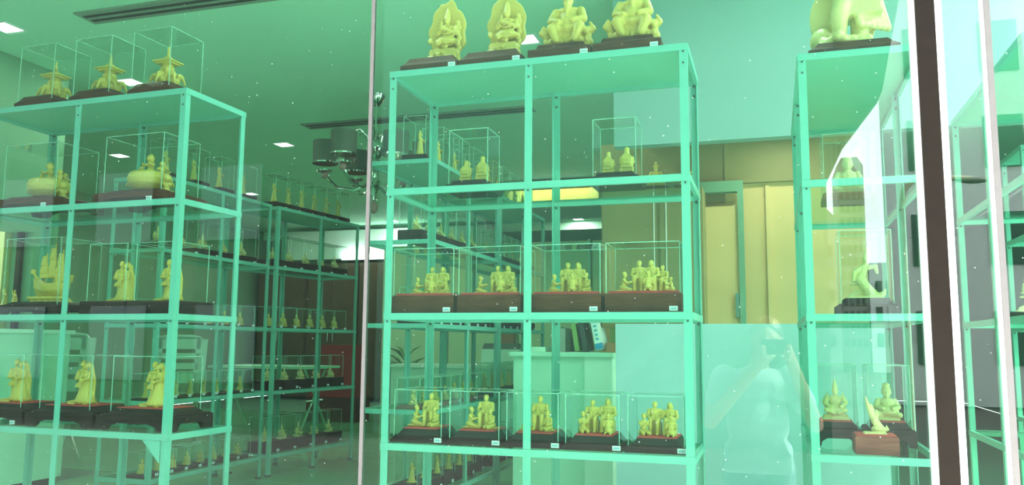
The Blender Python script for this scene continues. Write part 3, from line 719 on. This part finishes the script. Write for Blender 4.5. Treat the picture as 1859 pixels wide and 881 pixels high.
# --- narrow rack by the dark post
display('deity_statue', 'large pale yellow standing deity with round shields, on top of the narrow rack', 'statue', (.295, 3.16, Z0), 0, 'step', .30, .22, .052, 'plinth_brown', [('large_standing_deity', 'large_standing_deity', -.02, 0, 0, 1, -.002)])
display('dancing_statuette', 'pale yellow dancing deity with tall crown on a dark plinth', 'statuette', (.315, 3.24, Z2), 0, 'shoulder', .20, .18, .06, 'plinth_black', [('dancing_deity', 'dancing_deity', 0, 0, 0, .95, -.001)], (.17, .15, .26, .66), 0)
display('crowned_statuette', 'pale yellow crowned deity on a dark footed stand with red felt', 'statuette', (.208, 3.36, Z3), 0, 'feet', .165, .2, .085, 'plinth_black', [('crowned_deity', 'crowned_deity', 0, 0, 0, 1.05, 0)], (.14, .17, .23, .7), .004)
display('plump_statuette', 'pale yellow plump seated figure on a dark footed stand with red felt', 'statuette', (.388, 3.40, Z3), 0, 'feet', .165, .2, .085, 'plinth_black', [('plump_seated_figure', 'plump_seated_figure', 0, 0, 0, 1.0, 0)], (.14, .17, .23, .7), .004)
display('flame_statuette', 'pale yellow flame-like carving on a red-brown block', 'statuette', (.315, 3.12, Z3), 0, 'box', .135, .13, .06, 'plinth_red', [('flame_like_carving', 'flame_like_carving', 0, 0, 0, .95, 0)], None, .004)
display('plump_statuette', 'pale yellow plump seated figure on the upper shelf of the narrow rack', 'statuette', (.30, 3.55, Z1), 0, 'box', .2, .18, .03, 'plinth_red', [('plump_seated_figure', 'plump_seated_figure', 0, 0, 0, 1.25, 0)], (.19, .17, .24, .9), 0)
display('crowned_statuette', 'pale yellow crowned deity near the floor of the narrow rack', 'statuette', (.30, 3.30, Z4), 0, 'box', .26, .2, .05, 'plinth_red', [('crowned_deity', 'crowned_deity', -.06, 0, 0, 1.6, 0), ('plump_seated_figure', 'plump_seated_figure', .07, 0, 0, 1.3, 0)])
for i, (x, y, lv, key, sc, lb) in enumerate([(1.00, 3.3, 1, 'plump_seated_figure', 1.3, 'pale plump figure on rack beyond the dark window post, upper shelf'), (1.0, 3.3, 2, 'crowned_deity', 1.3, 'pale crowned deity on rack beyond the dark window post, eye-level shelf'),
        (1.0, 3.35, 3, 'plump_seated_figure', 1.4, 'pale plump figure on rack beyond the dark window post, lower shelf'), (1.0, 3.8, 2, 'dancing_deity', 1.1, 'pale dancing deity at the back of the rack beyond the dark post'),
        (1.42, 4.9, 0, 'standing_lady', 1.5, 'pale standing lady on top of the farthest rack'), (1.45, 4.9, 1, 'climbing_child_group', 1.0, 'pale cluster of climbing children on the farthest rack'), (1.42, 4.9, 2, 'plump_seated_figure', 1.4, 'pale plump figure on the farthest rack'), (1.42, 4.9, 3, 'crowned_deity', 1.4, 'pale crowned deity on the farthest rack')]):
    display('statuette', lb, 'statuette', (x, y, LV[lv]+.001), 0, 'box', .24, .2, .03, 'plinth_black', [('figurine', key, 0, 0, 0, sc, 0)])

# ------------------------------------------------------------------ ceiling fittings
def downlight(x, y, lab, s=.15, z=CEIL, pw=LAMP_W, col=(1, .93, .80)):
    t = tag(empty('ceiling_downlight', (x, y, z)), lab, 'light', 'square ceiling downlights')
    fr = MB()
    for a in (0, 1, 2, 3):
        q = [(-s/2-.012, s/2+.012, -s/2-.012, -s/2), (-s/2-.012, s/2+.012, s/2, s/2+.012), (-s/2-.012, -s/2, -s/2, s/2), (s/2, s/2+.012, -s/2, s/2)][a]
        fr.box(*q, -.008, -.0005)
    fr.build('frame', 'paper_white', t)
    MB().box(-s/2, s/2, -s/2, s/2, -.005, -.0005).build('diffuser', 'lamp_glow', t)
    ld = bpy.data.lights.new('downlight_lamp', 'AREA'); ld.shape = 'SQUARE'; ld.size = s; ld.energy = pw; ld.color = col
    lo = bpy.data.objects.new('downlight_lamp', ld); COL.objects.link(lo); lo.parent = t; lo.location = (0, 0, -.012)
for x, y in ((-4.72, 4.0), (-4.77, 5.17), (-4.76, 7.32), (-6.8, 7.28), (-1.53, 5.15), (-4.76, 9.7), (-6.8, 9.7), (-7.6, 11.7), (-6.0, 12.5), (-2.98, 13.1)):
    downlight(x, y, 'unseen ceiling downlight added to brighten the shop front', pw=LAMP_W*(.3 if y < 4.5 and x < -4 else 1))
for x, y in ((-1.53, 4.0), (-1.53, 2.85), (.15, 3.4), (1.75, 2.85), (1.75, 4.0)):  # unseen front rows, added to brighten the right front
    downlight(x, y, 'unseen ceiling downlight added to brighten the shop front', pw=FRONT_FILL_W*(.3 if x < 0 else .45 if x < 1 else 1), col=(.86, .97, 1))
def vent(x0, x1, y, lab):
    t = tag(empty('slot_diffuser', ((x0+x1)/2, y, CEIL)), lab, 'vent'); L = (x1-x0)/2
    MB().box(-L, L, -.09, .09, -.012, -.0005).build('frame', 'vent_metal', t)
    for k in (-.045, .02): MB().box(-L+.03, L-.03, k, k+.03, -.014, -.0121).build('slot', 'vent_slot', t)
t = tag(empty('ochre_room_fill', (.1, 5.1, 2.329)), 'unseen lamp added to brighten the ochre room', 'light')  # hidden behind the bulkhead, added to brighten the ochre room
MB().frus((.2, .2), (.22, .22), -.03, -.001).build('housing', 'paper_white', t); MB().box(-.09, .09, -.09, .09, -.034, -.0301).build('diffuser', 'lamp_glow', t)
ld = bpy.data.lights.new('ochre_fill', 'AREA'); ld.shape = 'SQUARE'; ld.size = .18; ld.energy = 7; ld.color = (1, .93, .78)
lo = bpy.data.objects.new('ochre_fill', ld); COL.objects.link(lo); lo.parent = t; lo.location = (0, 0, -.04)
vent(-4.1, -1.2, 4.02, 'long slot air vent in ceiling above the wedding couple rack')
vent(-4.16, -1.93, 6.74, 'long slot air vent in ceiling behind the chandelier')
# chandelier
ch = tag(empty('chandelier', (-3.06, 6.02, 0)), 'chrome chandelier with grey drum shades and dark crystal drops', 'chandelier')
MB().lathe([(.02, -.001), (.075, -.002), (.07, -.03), (.045, -.075), (.03, -.09)], 20, (0, 0, CEIL)).build('ceiling_rose', 'chrome', ch)
MB().tube([(0, 0, 2.92), (0, 0, 2.66)], .008, 8).build('chain', 'chrome', ch)
MB().lathe([(.012, 2.70), (.05, 2.685), (.07, 2.67), (.02, 2.655), (.03, 2.64), (.07, 2.58), (.075, 2.54), (.05, 2.48), (.02, 2.45), (.03, 2.40), (.03, 2.30), (.05, 2.28), (.06, 2.24), (.03, 2.2), (.01, 2.12)], 16).build('stem', 'chrome', ch)
MB().ell((0, 0, 2.06), (.035, .035, .05)).build('finial', 'crystal', ch)
for k in range(6):
    a = R(20+60*k); c, s = math.cos(a), math.sin(a); r = .40
    am = MB().tube([(.03*c, .03*s, 2.26), (.16*c, .16*s, 2.2), (.30*c, .30*s, 2.22), (.38*c, .38*s, 2.30), (r*c, r*s, 2.36)], .012, 8).build('arm', 'chrome', ch)
    MB().lathe([(.01, 2.345), (.06, 2.35), (.065, 2.362), (.02, 2.37)], 14, (r*c, r*s, 0)).build('drip_cup', 'chrome', am)
    MB().ell((r*c, r*s, 2.32), .03).build('glass_ball', 'crystal', am)
    sh = MB().lathe([(.095, 2.42), (.1, 2.42), (.1, 2.60), (.095, 2.60)], 24, (r*c, r*s, 0)).build('lamp_shade', 'shade_grey', ch)
    MB().lathe([(.094, 2.412), (.103, 2.412), (.103, 2.424), (.094, 2.424)], 24, (r*c, r*s, 0)).build('rim', 'chrome', sh)
    a2 = a+R(30); c, s = math.cos(a2), math.sin(a2)
    hk = MB().tube([(.03*c, .03*s, 2.5), (.07*c, .07*s, 2.64), (.14*c, .14*s, 2.69), (.20*c, .20*s, 2.66), (.21*c, .21*s, 2.60)], .007, 6).build('scroll', 'chrome', ch)
    dm = MB()
    for q in range(4): dm.ell((.21*c, .21*s, 2.585-.022*q), .009, 8)
    dm.lathe([(.004, 0), (.03, -.03), (.012, -.065), (.002, -.07)], 8, (.21*c, .21*s, 2.505)); dm.build('crystal_drop', 'crystal', hk)
MB().lathe([(.02, 0), (.06, -.02), (.05, -.06), (.01, -.075)], 16, (-4.05, 7.3, CEIL-.001)).build('ceiling_speaker', 'shade_grey').update_tag()
tag(bpy.data.objects['ceiling_speaker'], 'dark round dome fitting on the ceiling behind the chandelier', 'fitting')

# ------------------------------------------------------------------ things deeper in the shop
def chair(x, y, rz, lab):
    t = tag(empty('folding_chair', (x, y, 0), rz), lab, 'chair')
    b = MB(); N = 8
    def bar(z0, z1, w0, w1):
        P = [(-w0, z0), (w0, z0), (w1, z1), (-w1, z1)]; b.prism(P, .17-.1*(z0-.45)*0, .20)
    zs = [(.56, .66), (.70, .76), (.80, .86), (.90, 1.02)]
    for z0, z1 in zs: bar(z0, z1, .17+.06*(z0-.5), .17+.06*(z1-.5))
    for s in (-1, 1): b.prism([(s*.19-.055, .56), (s*.19+.025*s+.03, .56), (s*.21+.055, 1.0), (s*.21-.05, 1.0)], .17, .20)
    b.prism([(-.10+.20*i/8, 0) for i in range(0)] or [(-.215, 1.0), (.215, 1.0), (.19, 1.03), (.10, 1.045), (-.10, 1.045), (-.19, 1.03)], .17, .20)
    b.build('backrest', 'chair_plastic', t)
    MB().frus((.40, .38), (.42, .40), .44, .465).build('seat', 'chair_plastic', t)
    for s in (-1, 1):
        MB().tube([(s*.2, -.22, .012), (s*.2, .10, .50), (s*.2, .185, .60)], .011, 8).build('leg', 'chrome', t)
        MB().tube([(s*.18, .24, .012), (s*.18, -.12, .45)], .011, 8).build('leg', 'chrome', t)
    MB().tube([(-.2, -.16, .1), (.2, -.16, .1)], .009, 8).build('crossbar', 'chrome', t)
chair(-5.55, 5.35, R(20), 'white plastic folding chair with slotted back, beside the white side cabinet')
chair(-5.62, 6.95, R(35), 'white plastic folding chair with slotted back, farther into the aisle')
cb = tag(empty('side_cabinet', (-4.86, 4.1, 0)), 'plain white cabinet standing along the side wall', 'cabinet')
MB().box(-.26, .2, -.6, .55, .06, 1.02).build('body', 'counter_white', cb); MB().box(-.24, .18, -.58, .53, 0, .06).build('toe_kick', 'vent_slot', cb); MB().box(-.28, .22, -.62, .57, 1.02, 1.045).build('top', 'counter_pale', cb)
ft = tag(empty('folding_table', (-5.2, 8.0, 0)), 'folding table with chrome trestle legs among the white chairs', 'table')
MB().box(-.6, .6, -.35, .35, .70, .725).build('tabletop', 'counter_white', ft)
for sx in (-.5, .5):
    for sy in (-1, 1): MB().tube([(sx, sy*.3, .01), (sx, -sy*.22, .70)], .012, 8).build('leg', 'chrome', ft)
    MB().tube([(sx, -.17, .36), (sx, .17, .36)], .009, 8).build('brace', 'chrome', ft)
# counter with stationery
cn = tag(empty('cash_counter', (-1.27, 5.02, 0)), 'white counter with books and papers beside the partition', 'counter')
MB().box(-.28, .17, -.02, .48, .05, .90).build('front_panel', 'counter_white', cn); MB().box(.17, .34, -.03, .48, .05, .90).build('end_panel', 'counter_pale', cn)
MB().box(-.30, .35, -.05, .50, .90, .925).build('worktop', 'counter_white', cn)
def book(x, y, z, sx, sy, sz, m, ry, lab, band=None):
    t = tag(empty('binder' if band else 'book', (x, y, z)), lab, 'binder' if band else 'book'); t.rotation_euler.y = ry
    MB().box(0, sx, 0, sy, 0, sz).build('cover', m, t); MB().box(.003, sx-.003, .004, sy+.002, .004, sz-.004).build('pages', 'paper_white', t)
    if band:
        MB().box(-.0005, sx+.0005, -.001, .02, .003, .04).build('label_band', band, t)
        for k in range(6): MB().box(.012, sx-.014, -.0015, .001, .06+.027*k, .074+.027*k).build('print', 'tag_ink', t)
book(-1.055, 5.12, .938, .045, .2, .255, 'paper_white', -.2, 'white binder with blue foot band leaning on the counter', 'book_blue')
book(-1.145, 5.16, .934, .035, .18, .2, 'book_dark', -.2, 'dark book leaning against the white binder')
book(-1.20, 5.17, .931, .03, .18, .17, 'book_green', -.15, 'green book leaning behind the dark book')
book(-.995, 5.14, .926, .065, .16, .06, 'book_brown', 0, 'small red-brown box lying at the counter end'); book(-1.0, 5.3, .926, .09, .14, .2, 'book_green', 0, 'olive upright book at the counter end')
book(-1.36, 5.2, .926, .09, .15, .15, 'vent_metal', 0, 'grey document box on the counter'); book(-1.50, 5.2, .926, .1, .2, .03, 'counter_pale', 0, 'flat pale ledger on the counter')
# desk, printer and chair behind the racks
dk = tag(empty('desk', (-3.1, 8.6, 0)), 'white desk with panel front far behind the racks', 'desk')
MB().box(-.9, .9, -.35, .35, .72, .75).build('desktop', 'counter_pale', dk); MB().box(-.88, .88, -.33, -.30, .02, .72).build('modesty_panel', 'counter_white', dk)
for s in (-1, 1): MB().box(s*.86-.015, s*.86+.015, -.33, .33, 0, .72).build('side_panel', 'counter_white', dk)
pr = tag(empty('printer', (-2.75, 8.55, .751)), 'pale office printer with dark lid on the far desk', 'printer')
MB().frus((.42, .36), (.40, .34), 0, .17).build('body', 'counter_pale', pr); MB().frus((.40, .34), (.36, .30), .17, .23).build('lid', 'shade_grey', pr); MB().box(-.05, .1, .0, .1, .23, .36).build('paper_tray', 'book_brown', pr)
oc_ = tag(empty('office_chair', (-1.9, 8.3, 0)), 'dark high-backed office chair at the far desk', 'chair')
MB().prism([(-.2, .55), (.22, .55), (.12, .9), (-.02, 1.12), (-.16, 1.15), (-.2, 1.0)], -.04, .04).build('backrest', 'book_dark', oc_); MB().frus((.46, .46), (.48, .48), .42, .5, c=(0, .25)).build('seat', 'book_dark', oc_)
MB().tube([(0, .25, .08), (0, .25, .42)], .03, 10).build('column', 'chrome', oc_)
for k in range(5): MB().tube([(0, .25, .1), (.26*math.cos(k*1.257), .25+.26*math.sin(k*1.257), .04)], .018, 8).build('foot_spoke', 'chrome', oc_)
# far end: dark cupboards, lit bulkhead, pelmet
for i, (x, lb) in enumerate(((-8.3, 'outermost'), (-7.3, 'middle'), (-6.3, 'innermost'), (-5.3, 'shortest'))):
    t = tag(empty('wall_cupboard', (x, 12.9, 0)), 'dark brown wooden cupboard on the far side, %s of the four' % lb, 'cupboard'); h = 2.35 if i < 3 else 2.2
    MB().box(-.49, .49, 0, .5, .05, h).build('body', 'dark_wood_wall', t)
    for s in (-1, 1):
        d = MB().box(min(0, s*.47)+.004, max(0, s*.47)-.004, -.02, 0, .08, h-.05).build('door', 'dark_wood_wall', t); MB().tube([(s*.05, -.04, 1.0), (s*.05, -.04, 1.15)], .006, 6).build('handle', 'chrome', d)
t = tag(empty('lit_bulkhead', (-6.6, 12.85, 2.42)), 'white bulkhead with a bright tube lamp above the dark cupboards', 'bulkhead')
MB().box(-1.6, 2.2, 0, .5, 0, .5).build('body', 'paper_white', t); MB().box(-.5, 1.4, -.03, 0, -.02, .02).build('tube_lamp', 'lamp_glow', t)
ld = bpy.data.lights.new('tube_light', 'AREA'); ld.shape = 'RECTANGLE'; ld.size = 1.9; ld.size_y = .06; ld.energy = 12
lo = bpy.data.objects.new('tube_light', ld); COL.objects.link(lo); lo.parent = t; lo.location = (.45, -.08, .05); lo.rotation_euler = (R(120), 0, 0)
t = tag(empty('wood_pelmet', (-2.6, 10, 2.77)), 'long yellow-wood pelmet hanging below the ceiling at the back', 'pelmet')
MB().box(-.62, .58, 0, .1, 0, .14).build('board', 'pelmet_wood', t); MB().box(-1.1, .62, -.2, .12, .15, .228).build('cap', 'plinth_brown', t); MB().box(-.6, .56, -.19, -.17, .13, .149).build('added_strip', 'lamp_glow', t)  # strip and its warm light are added to brighten the board
ld = bpy.data.lights.new('pelmet_fill', 'AREA'); ld.shape = 'RECTANGLE'; ld.size = 1.15; ld.size_y = .03; ld.energy = 5; ld.color = (1, .85, .5)
lo = bpy.data.objects.new('pelmet_fill', ld); COL.objects.link(lo); lo.parent = t; lo.location = (-.02, -.15, .12); lo.rotation_euler = (R(60), 0, 0)
for k in range(4):
    t = tag(empty('pale_screen', (-5.0+1.05*k, 11.2, 0)), 'pale folding wall panel standing at the back of the shop', 'panel', 'pale wall panels at the back')
    MB().box(-.5, .5, 0, .05, .03, 2.4).build('board', 'screen_paint', t); MB().box(-.5, .5, -.005, .0, 0, .03).build('foot_rail', 'vent_metal', t); MB().box(.49, .52, -.02, .06, 0, 2.42).build('stile', 'counter_white', t)
t = tag(empty('red_cloth_stand', (-5.3, 9.6, 0)), 'low stand covered with red cloth beyond the racks', 'stand')
MB().frus((.62, .4), (.5, .32), .3, .95).build('cloth', 'cloth_red', t); MB().frus((.7, .36), (.7, .36), 0, .3).build('base', 'plinth_brown', t)
t = tag(empty('potted_plant', (-4.6, 10.1, 0)), 'green leafy potted plant beside the red cloth stand', 'plant')
MB().lathe([(.1, 0), (.16, .3), (.17, .32)], 14).build('pot', 'plinth_brown', t)
for k in range(26):
    a = random.uniform(0, 6.28); z = random.uniform(.4, .95); r = random.uniform(.1, .3)
    MB().add([(0, 0, z-.15), (r*.6*math.cos(a+.25), r*.6*math.sin(a+.25), z), (r*1.3*math.cos(a), r*1.3*math.sin(a), z+.05), (r*.6*math.cos(a-.25), r*.6*math.sin(a-.25), z), (r*.6*math.cos(a), r*.6*math.sin(a), z-.02)], [(0, 1, 2, 3), (0, 3, 4), (3, 2, 4), (2, 1, 4), (1, 0, 4)]).build('leaf', 'leaf_green', t)
# brown cabinet with sliding doors in the ochre room, statuettes on it
wc = tag(empty('wall_cabinet', (-.70, 5.2, 1.08)), 'brown cabinet with sliding doors and metal strips in the ochre room', 'cabinet')
MB().box(-.33, .30, 0, .3, 0, .87).build('body', 'brown_paint', wc)
for x0, x1 in ((-.32, .02), (.04, .29)): MB().box(x0, x1, -.012, -.001, .02, .85).build('sliding_door', 'brown_paint', wc)
for x in (.0, .075): MB().box(x, x+.006, -.016, -.012, .02, .85).build('metal_strip', 'alu_white', wc)
for x, key, lb in ((-.70, 'throned_deity', 'dim golden deity on the brown cabinet, nearer the counter'), (-.50, 'crowned_deity', 'dim golden deity on the brown cabinet, nearer the door frame')):
    display('cabinet_statuette', lb, 'statuette', (x, 5.33, 1.951), 0, 'box', .16, .14, .03, 'plinth_brown', [('figurine', key, 0, 0, 0, .8 if key[0] == 't' else 1.15, 0)])
for k, y in enumerate((4.42, 4.58, 4.66)):
    o = link('window_figurine', CARVE['standing_lady' if k else 'seated_buddha'], None, (-5.2, y, 1.217)); o.scale = (.7,)*3; o.data = o.data
    tag(o, 'small dark figurine on the sill of the side window', 'statuette', 'figurines on the side window sill')

# ------------------------------------------------------------------ street side (reflected in the glass)
GZ = -.53
struct('ground', MB().box(-60, 60, -90, -2.2, GZ-.4, GZ-.12), 'asphalt')
struct('bounce_pavement', MB().box(-1.4, 30, -2.2, GY-.02, GZ-.4, GZ), 'pavement_stone')  # unseen ground, made pale to bounce sunlight up to the ceiling
struct('dim_paving', MB().box(-30, -1.41, -2.2, GY-.02, GZ-.4, GZ-.01), 'dark_paving')  # unseen ground, made dark to cut the bounce on this side
struct('shop_plinth', MB().box(-5.35, 3.4, GY-.08, GY+.02, GZ, -.2).box(-5.35, 3.4, GY-.06, 17, -.4, -.12).box(-9.2, -5.35, 4.8, 17, -.4, -.12), 'pavement_stone')
struct('roof_slab', MB().box(-5.4, 3.4, GY-.9, 17.2, 3.16, 3.4).box(-9.2, -5.4, 4.7, 17.2, 3.16, 3.4), 'facade_white')
wo = struct('wall_outer', MB().box(-9.2, -5.36, 4.68, 4.79, GZ, 3.16), 'facade_yellow')
for x in (-5.95, -6.75, -7.6): MB().box(x-.22, x+.22, 4.66, 4.679, 1.32, 1.62).build('pane', 'facade_teal', wo)
def building(name, lab, pts, y0, y1, m, wins=(), wm='facade_glass'):
    t = tag(empty(name, (0, y0, 0)), lab, 'building')
    MB().prism(pts, y1-y0, 0).build('wall', m, t, smooth=False)
    for (x0, x1, z0, z1) in wins: MB().box(x0, x1, -.02, .06, z0, z1).build('window', wm, t)
    return t
W = [(x, x+1.4, z, z+1.5) for x in [-26.6+2.6*i for i in range(7)] for z in (.2, 3.0)]
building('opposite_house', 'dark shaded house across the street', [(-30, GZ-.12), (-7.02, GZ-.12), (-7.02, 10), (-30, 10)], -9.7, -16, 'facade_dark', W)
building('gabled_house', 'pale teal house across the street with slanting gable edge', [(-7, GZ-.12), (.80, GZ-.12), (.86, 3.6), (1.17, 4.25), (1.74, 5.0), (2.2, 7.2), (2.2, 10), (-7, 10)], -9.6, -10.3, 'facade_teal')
building('office_tower', 'grey office tower with rows of windows far down the street', [(4.35, GZ-.12), (6.05, GZ-.12), (6.05, 13.2), (5.7, 13.8), (4.7, 13.8), (4.35, 13.2)], -55.6, -60, 'facade_grey', [(4.5+.38*i, 4.5+.38*i+.25, 1+.9*k, 1.55+.9*k) for i in range(4) for k in range(13)])
building('narrow_house', 'narrow grey house between the gable and the office tower', [(2.7, GZ-.12), (4.3, GZ-.12), (4.3, 9.5), (3.5, 10.4), (2.7, 9.5)], -55.2, -59, 'facade_grey', [(2.95+.6*i, 3.3+.6*i, 1+1.5*k, 1.8+1.5*k) for i in range(2) for k in range(5)])
building('white_house', 'white house with flat roof beyond the street lamp', [(6.1, GZ-.12), (9.0, GZ-.12), (9.0, 6.5), (6.1, 6.5)], -55.0, -60, 'facade_white', [(6.4+.7*i, 6.8+.7*i, 1+1.7*k, 1.9+1.7*k) for i in range(3) for k in range(3)])
building('corner_house', 'pale house at the street corner facing the shop', [(3.28, GZ-.12), (30, GZ-.12), (30, 12), (3.28, 12)], -22, -22.9, 'facade_white', [(3.9+2*i, 4.9+2*i, .5+2.8*k, 2.0+2.8*k) for i in range(6) for k in range(4)], 'facade_teal')
struct('side_yard', MB().box(-9.2, -5.36, GY-.02, 4.68, GZ-.4, GZ), 'pavement_stone')
t = tag(empty('street_lamp', (2.55, -14, GZ-.12)), 'curved street lamp post with arm over the road', 'lamp')
MB().tube([(0, 0, 0), (0, 0, 4.4), (.05, 0, 4.8), (.25, 0, 5.02), (.5, 0, 5.05), (1.3, 0, 4.98)], .06, 10).build('post', 'lamp_post', t); MB().ell((1.35, 0, 4.95), (.28, .1, .07)).build('lamp_head', 'alu_grey', t)
# photographer
pz = GZ
ph = tag(empty('person', (-.10, -.36, pz)), 'person in white t-shirt and dark trousers holding up a phone', 'person')
b = MB()
b.limb([(-.10, 0, .08), (-.10, .0, .47), (-.09, 0, .86)], [.045, .06, .085]); b.limb([(.10, 0, .08), (.10, 0, .47), (.09, 0, .86)], [.045, .06, .085])
for s in (-1, 1): b.ell((s*.10, .06, .04), (.045, .12, .04))
b.ell((0, 0, .92), (.16, .11, .12)); b.ell((0, 0, 1.10), (.145, .10, .2)); b.ell((0, 0, 1.28), (.17, .10, .12)); b.cap((0, 0, 1.36), (.03, .02, 1.44), .055, .05)
hc = (.06, .04, 1.535)
b.ell(hc, (.075, .092, .112)); b.ell((.06, .13, 1.52), (.014, .02, .026)); b.ell((.06, .10, 1.46), (.045, .04, .04))
for s in (-1, 1): b.ell((.06+s*.076, .04, 1.525), (.012, .022, .032))
for s in (-1, 1): b.ell((.06+s*.03, .118, 1.545), (.014, .012, .009), 8)
b.ell((.06, .125, 1.478), (.025, .012, .008), 8)
HA = {-1: (.045, .330, 1.47), 1: (.165, .365, 1.47)}
for s in (-1, 1):
    hx, hy, hz = HA[s]
    b.limb([(s*.17, 0, 1.33), (s*.24+(.05 if s > 0 else 0), .10, 1.10), (hx+s*.012, hy-.07, hz-.04), (hx, hy-.02, hz)], [.052, .042, .03, .028])
    b.ell((hx, hy-.005, hz+.005), (.02, .035, .042))
    for q in range(4): b.limb([(hx+s*.004, hy+.005, hz-.028+.02*q), (hx+s*.012, hy+.022, hz-.028+.02*q), (hx-s*.004, hy+.032, hz-.03+.02*q)], [.009, .009, .008])
    b.limb([(hx-s*.006, hy-.012, hz-.02), (hx-s*.02, hy-.006, hz-.035), (hx-s*.03, hy+.002, hz-.02)], [.01, .009, .008])
bm_ = carve('person_body', b, 1, .012, 1, 'skin'); link('body', bm_, ph)
b = MB(); b.ell((0, 0, .95), (.185, .13, .1)); b.ell((0, 0, 1.10), (.17, .125, .2)); b.ell((0, 0, 1.29), (.2, .122, .105)); b.frus((.36, .25), (.34, .24), .84, .95)
for s in (-1, 1): b.limb([(s*.17, 0, 1.33), (s*.21+(.03 if s > 0 else 0), .055, 1.2)], [.075, .065])
link('t_shirt', carve('person_shirt', b, 1, .014, 2, 'shirt'), ph)
b = MB(); b.ell((0, 0, .90), (.175, .12, .1))
for s in (-1, 1): b.limb([(s*.09, 0, .86), (s*.10, 0, .48), (s*.10, 0, .12)], [.105, .078, .06])
link('trousers', carve('person_trousers', b, 1, .014, 1, 'trousers'), ph)
b = MB(); b.ell((.06, .02, 1.575), (.088, .098, .095)); b.ell((.06, -.05, 1.50), (.08, .05, .13)); b.ell((.0, -.01, 1.50), (.025, .05, .1)); b.ell((.12, -.01, 1.50), (.025, .05, .1))
link('hair', carve('person_hair', b, 1, .012, 1, 'hair'), ph)
pm = MB(); pm.box(-.075, .075, -.038, .038, .010, .018)
po = pm.build('body', 'phone'); pt_ = tag(empty('smartphone'), 'dark smartphone held up by the person outside', 'phone'); po.parent = pt_
MB().lathe([(.006, .0085), (.009, .0085), (.009, .0099), (.006, .0099)], 14).build('lens_ring', 'chrome', pt_)
MB().box(-.072, .072, -.035, .035, .018, .0188).build('screen', 'facade_glass', pt_)
pt_.matrix_world = M
bpy.context.view_layer.update()
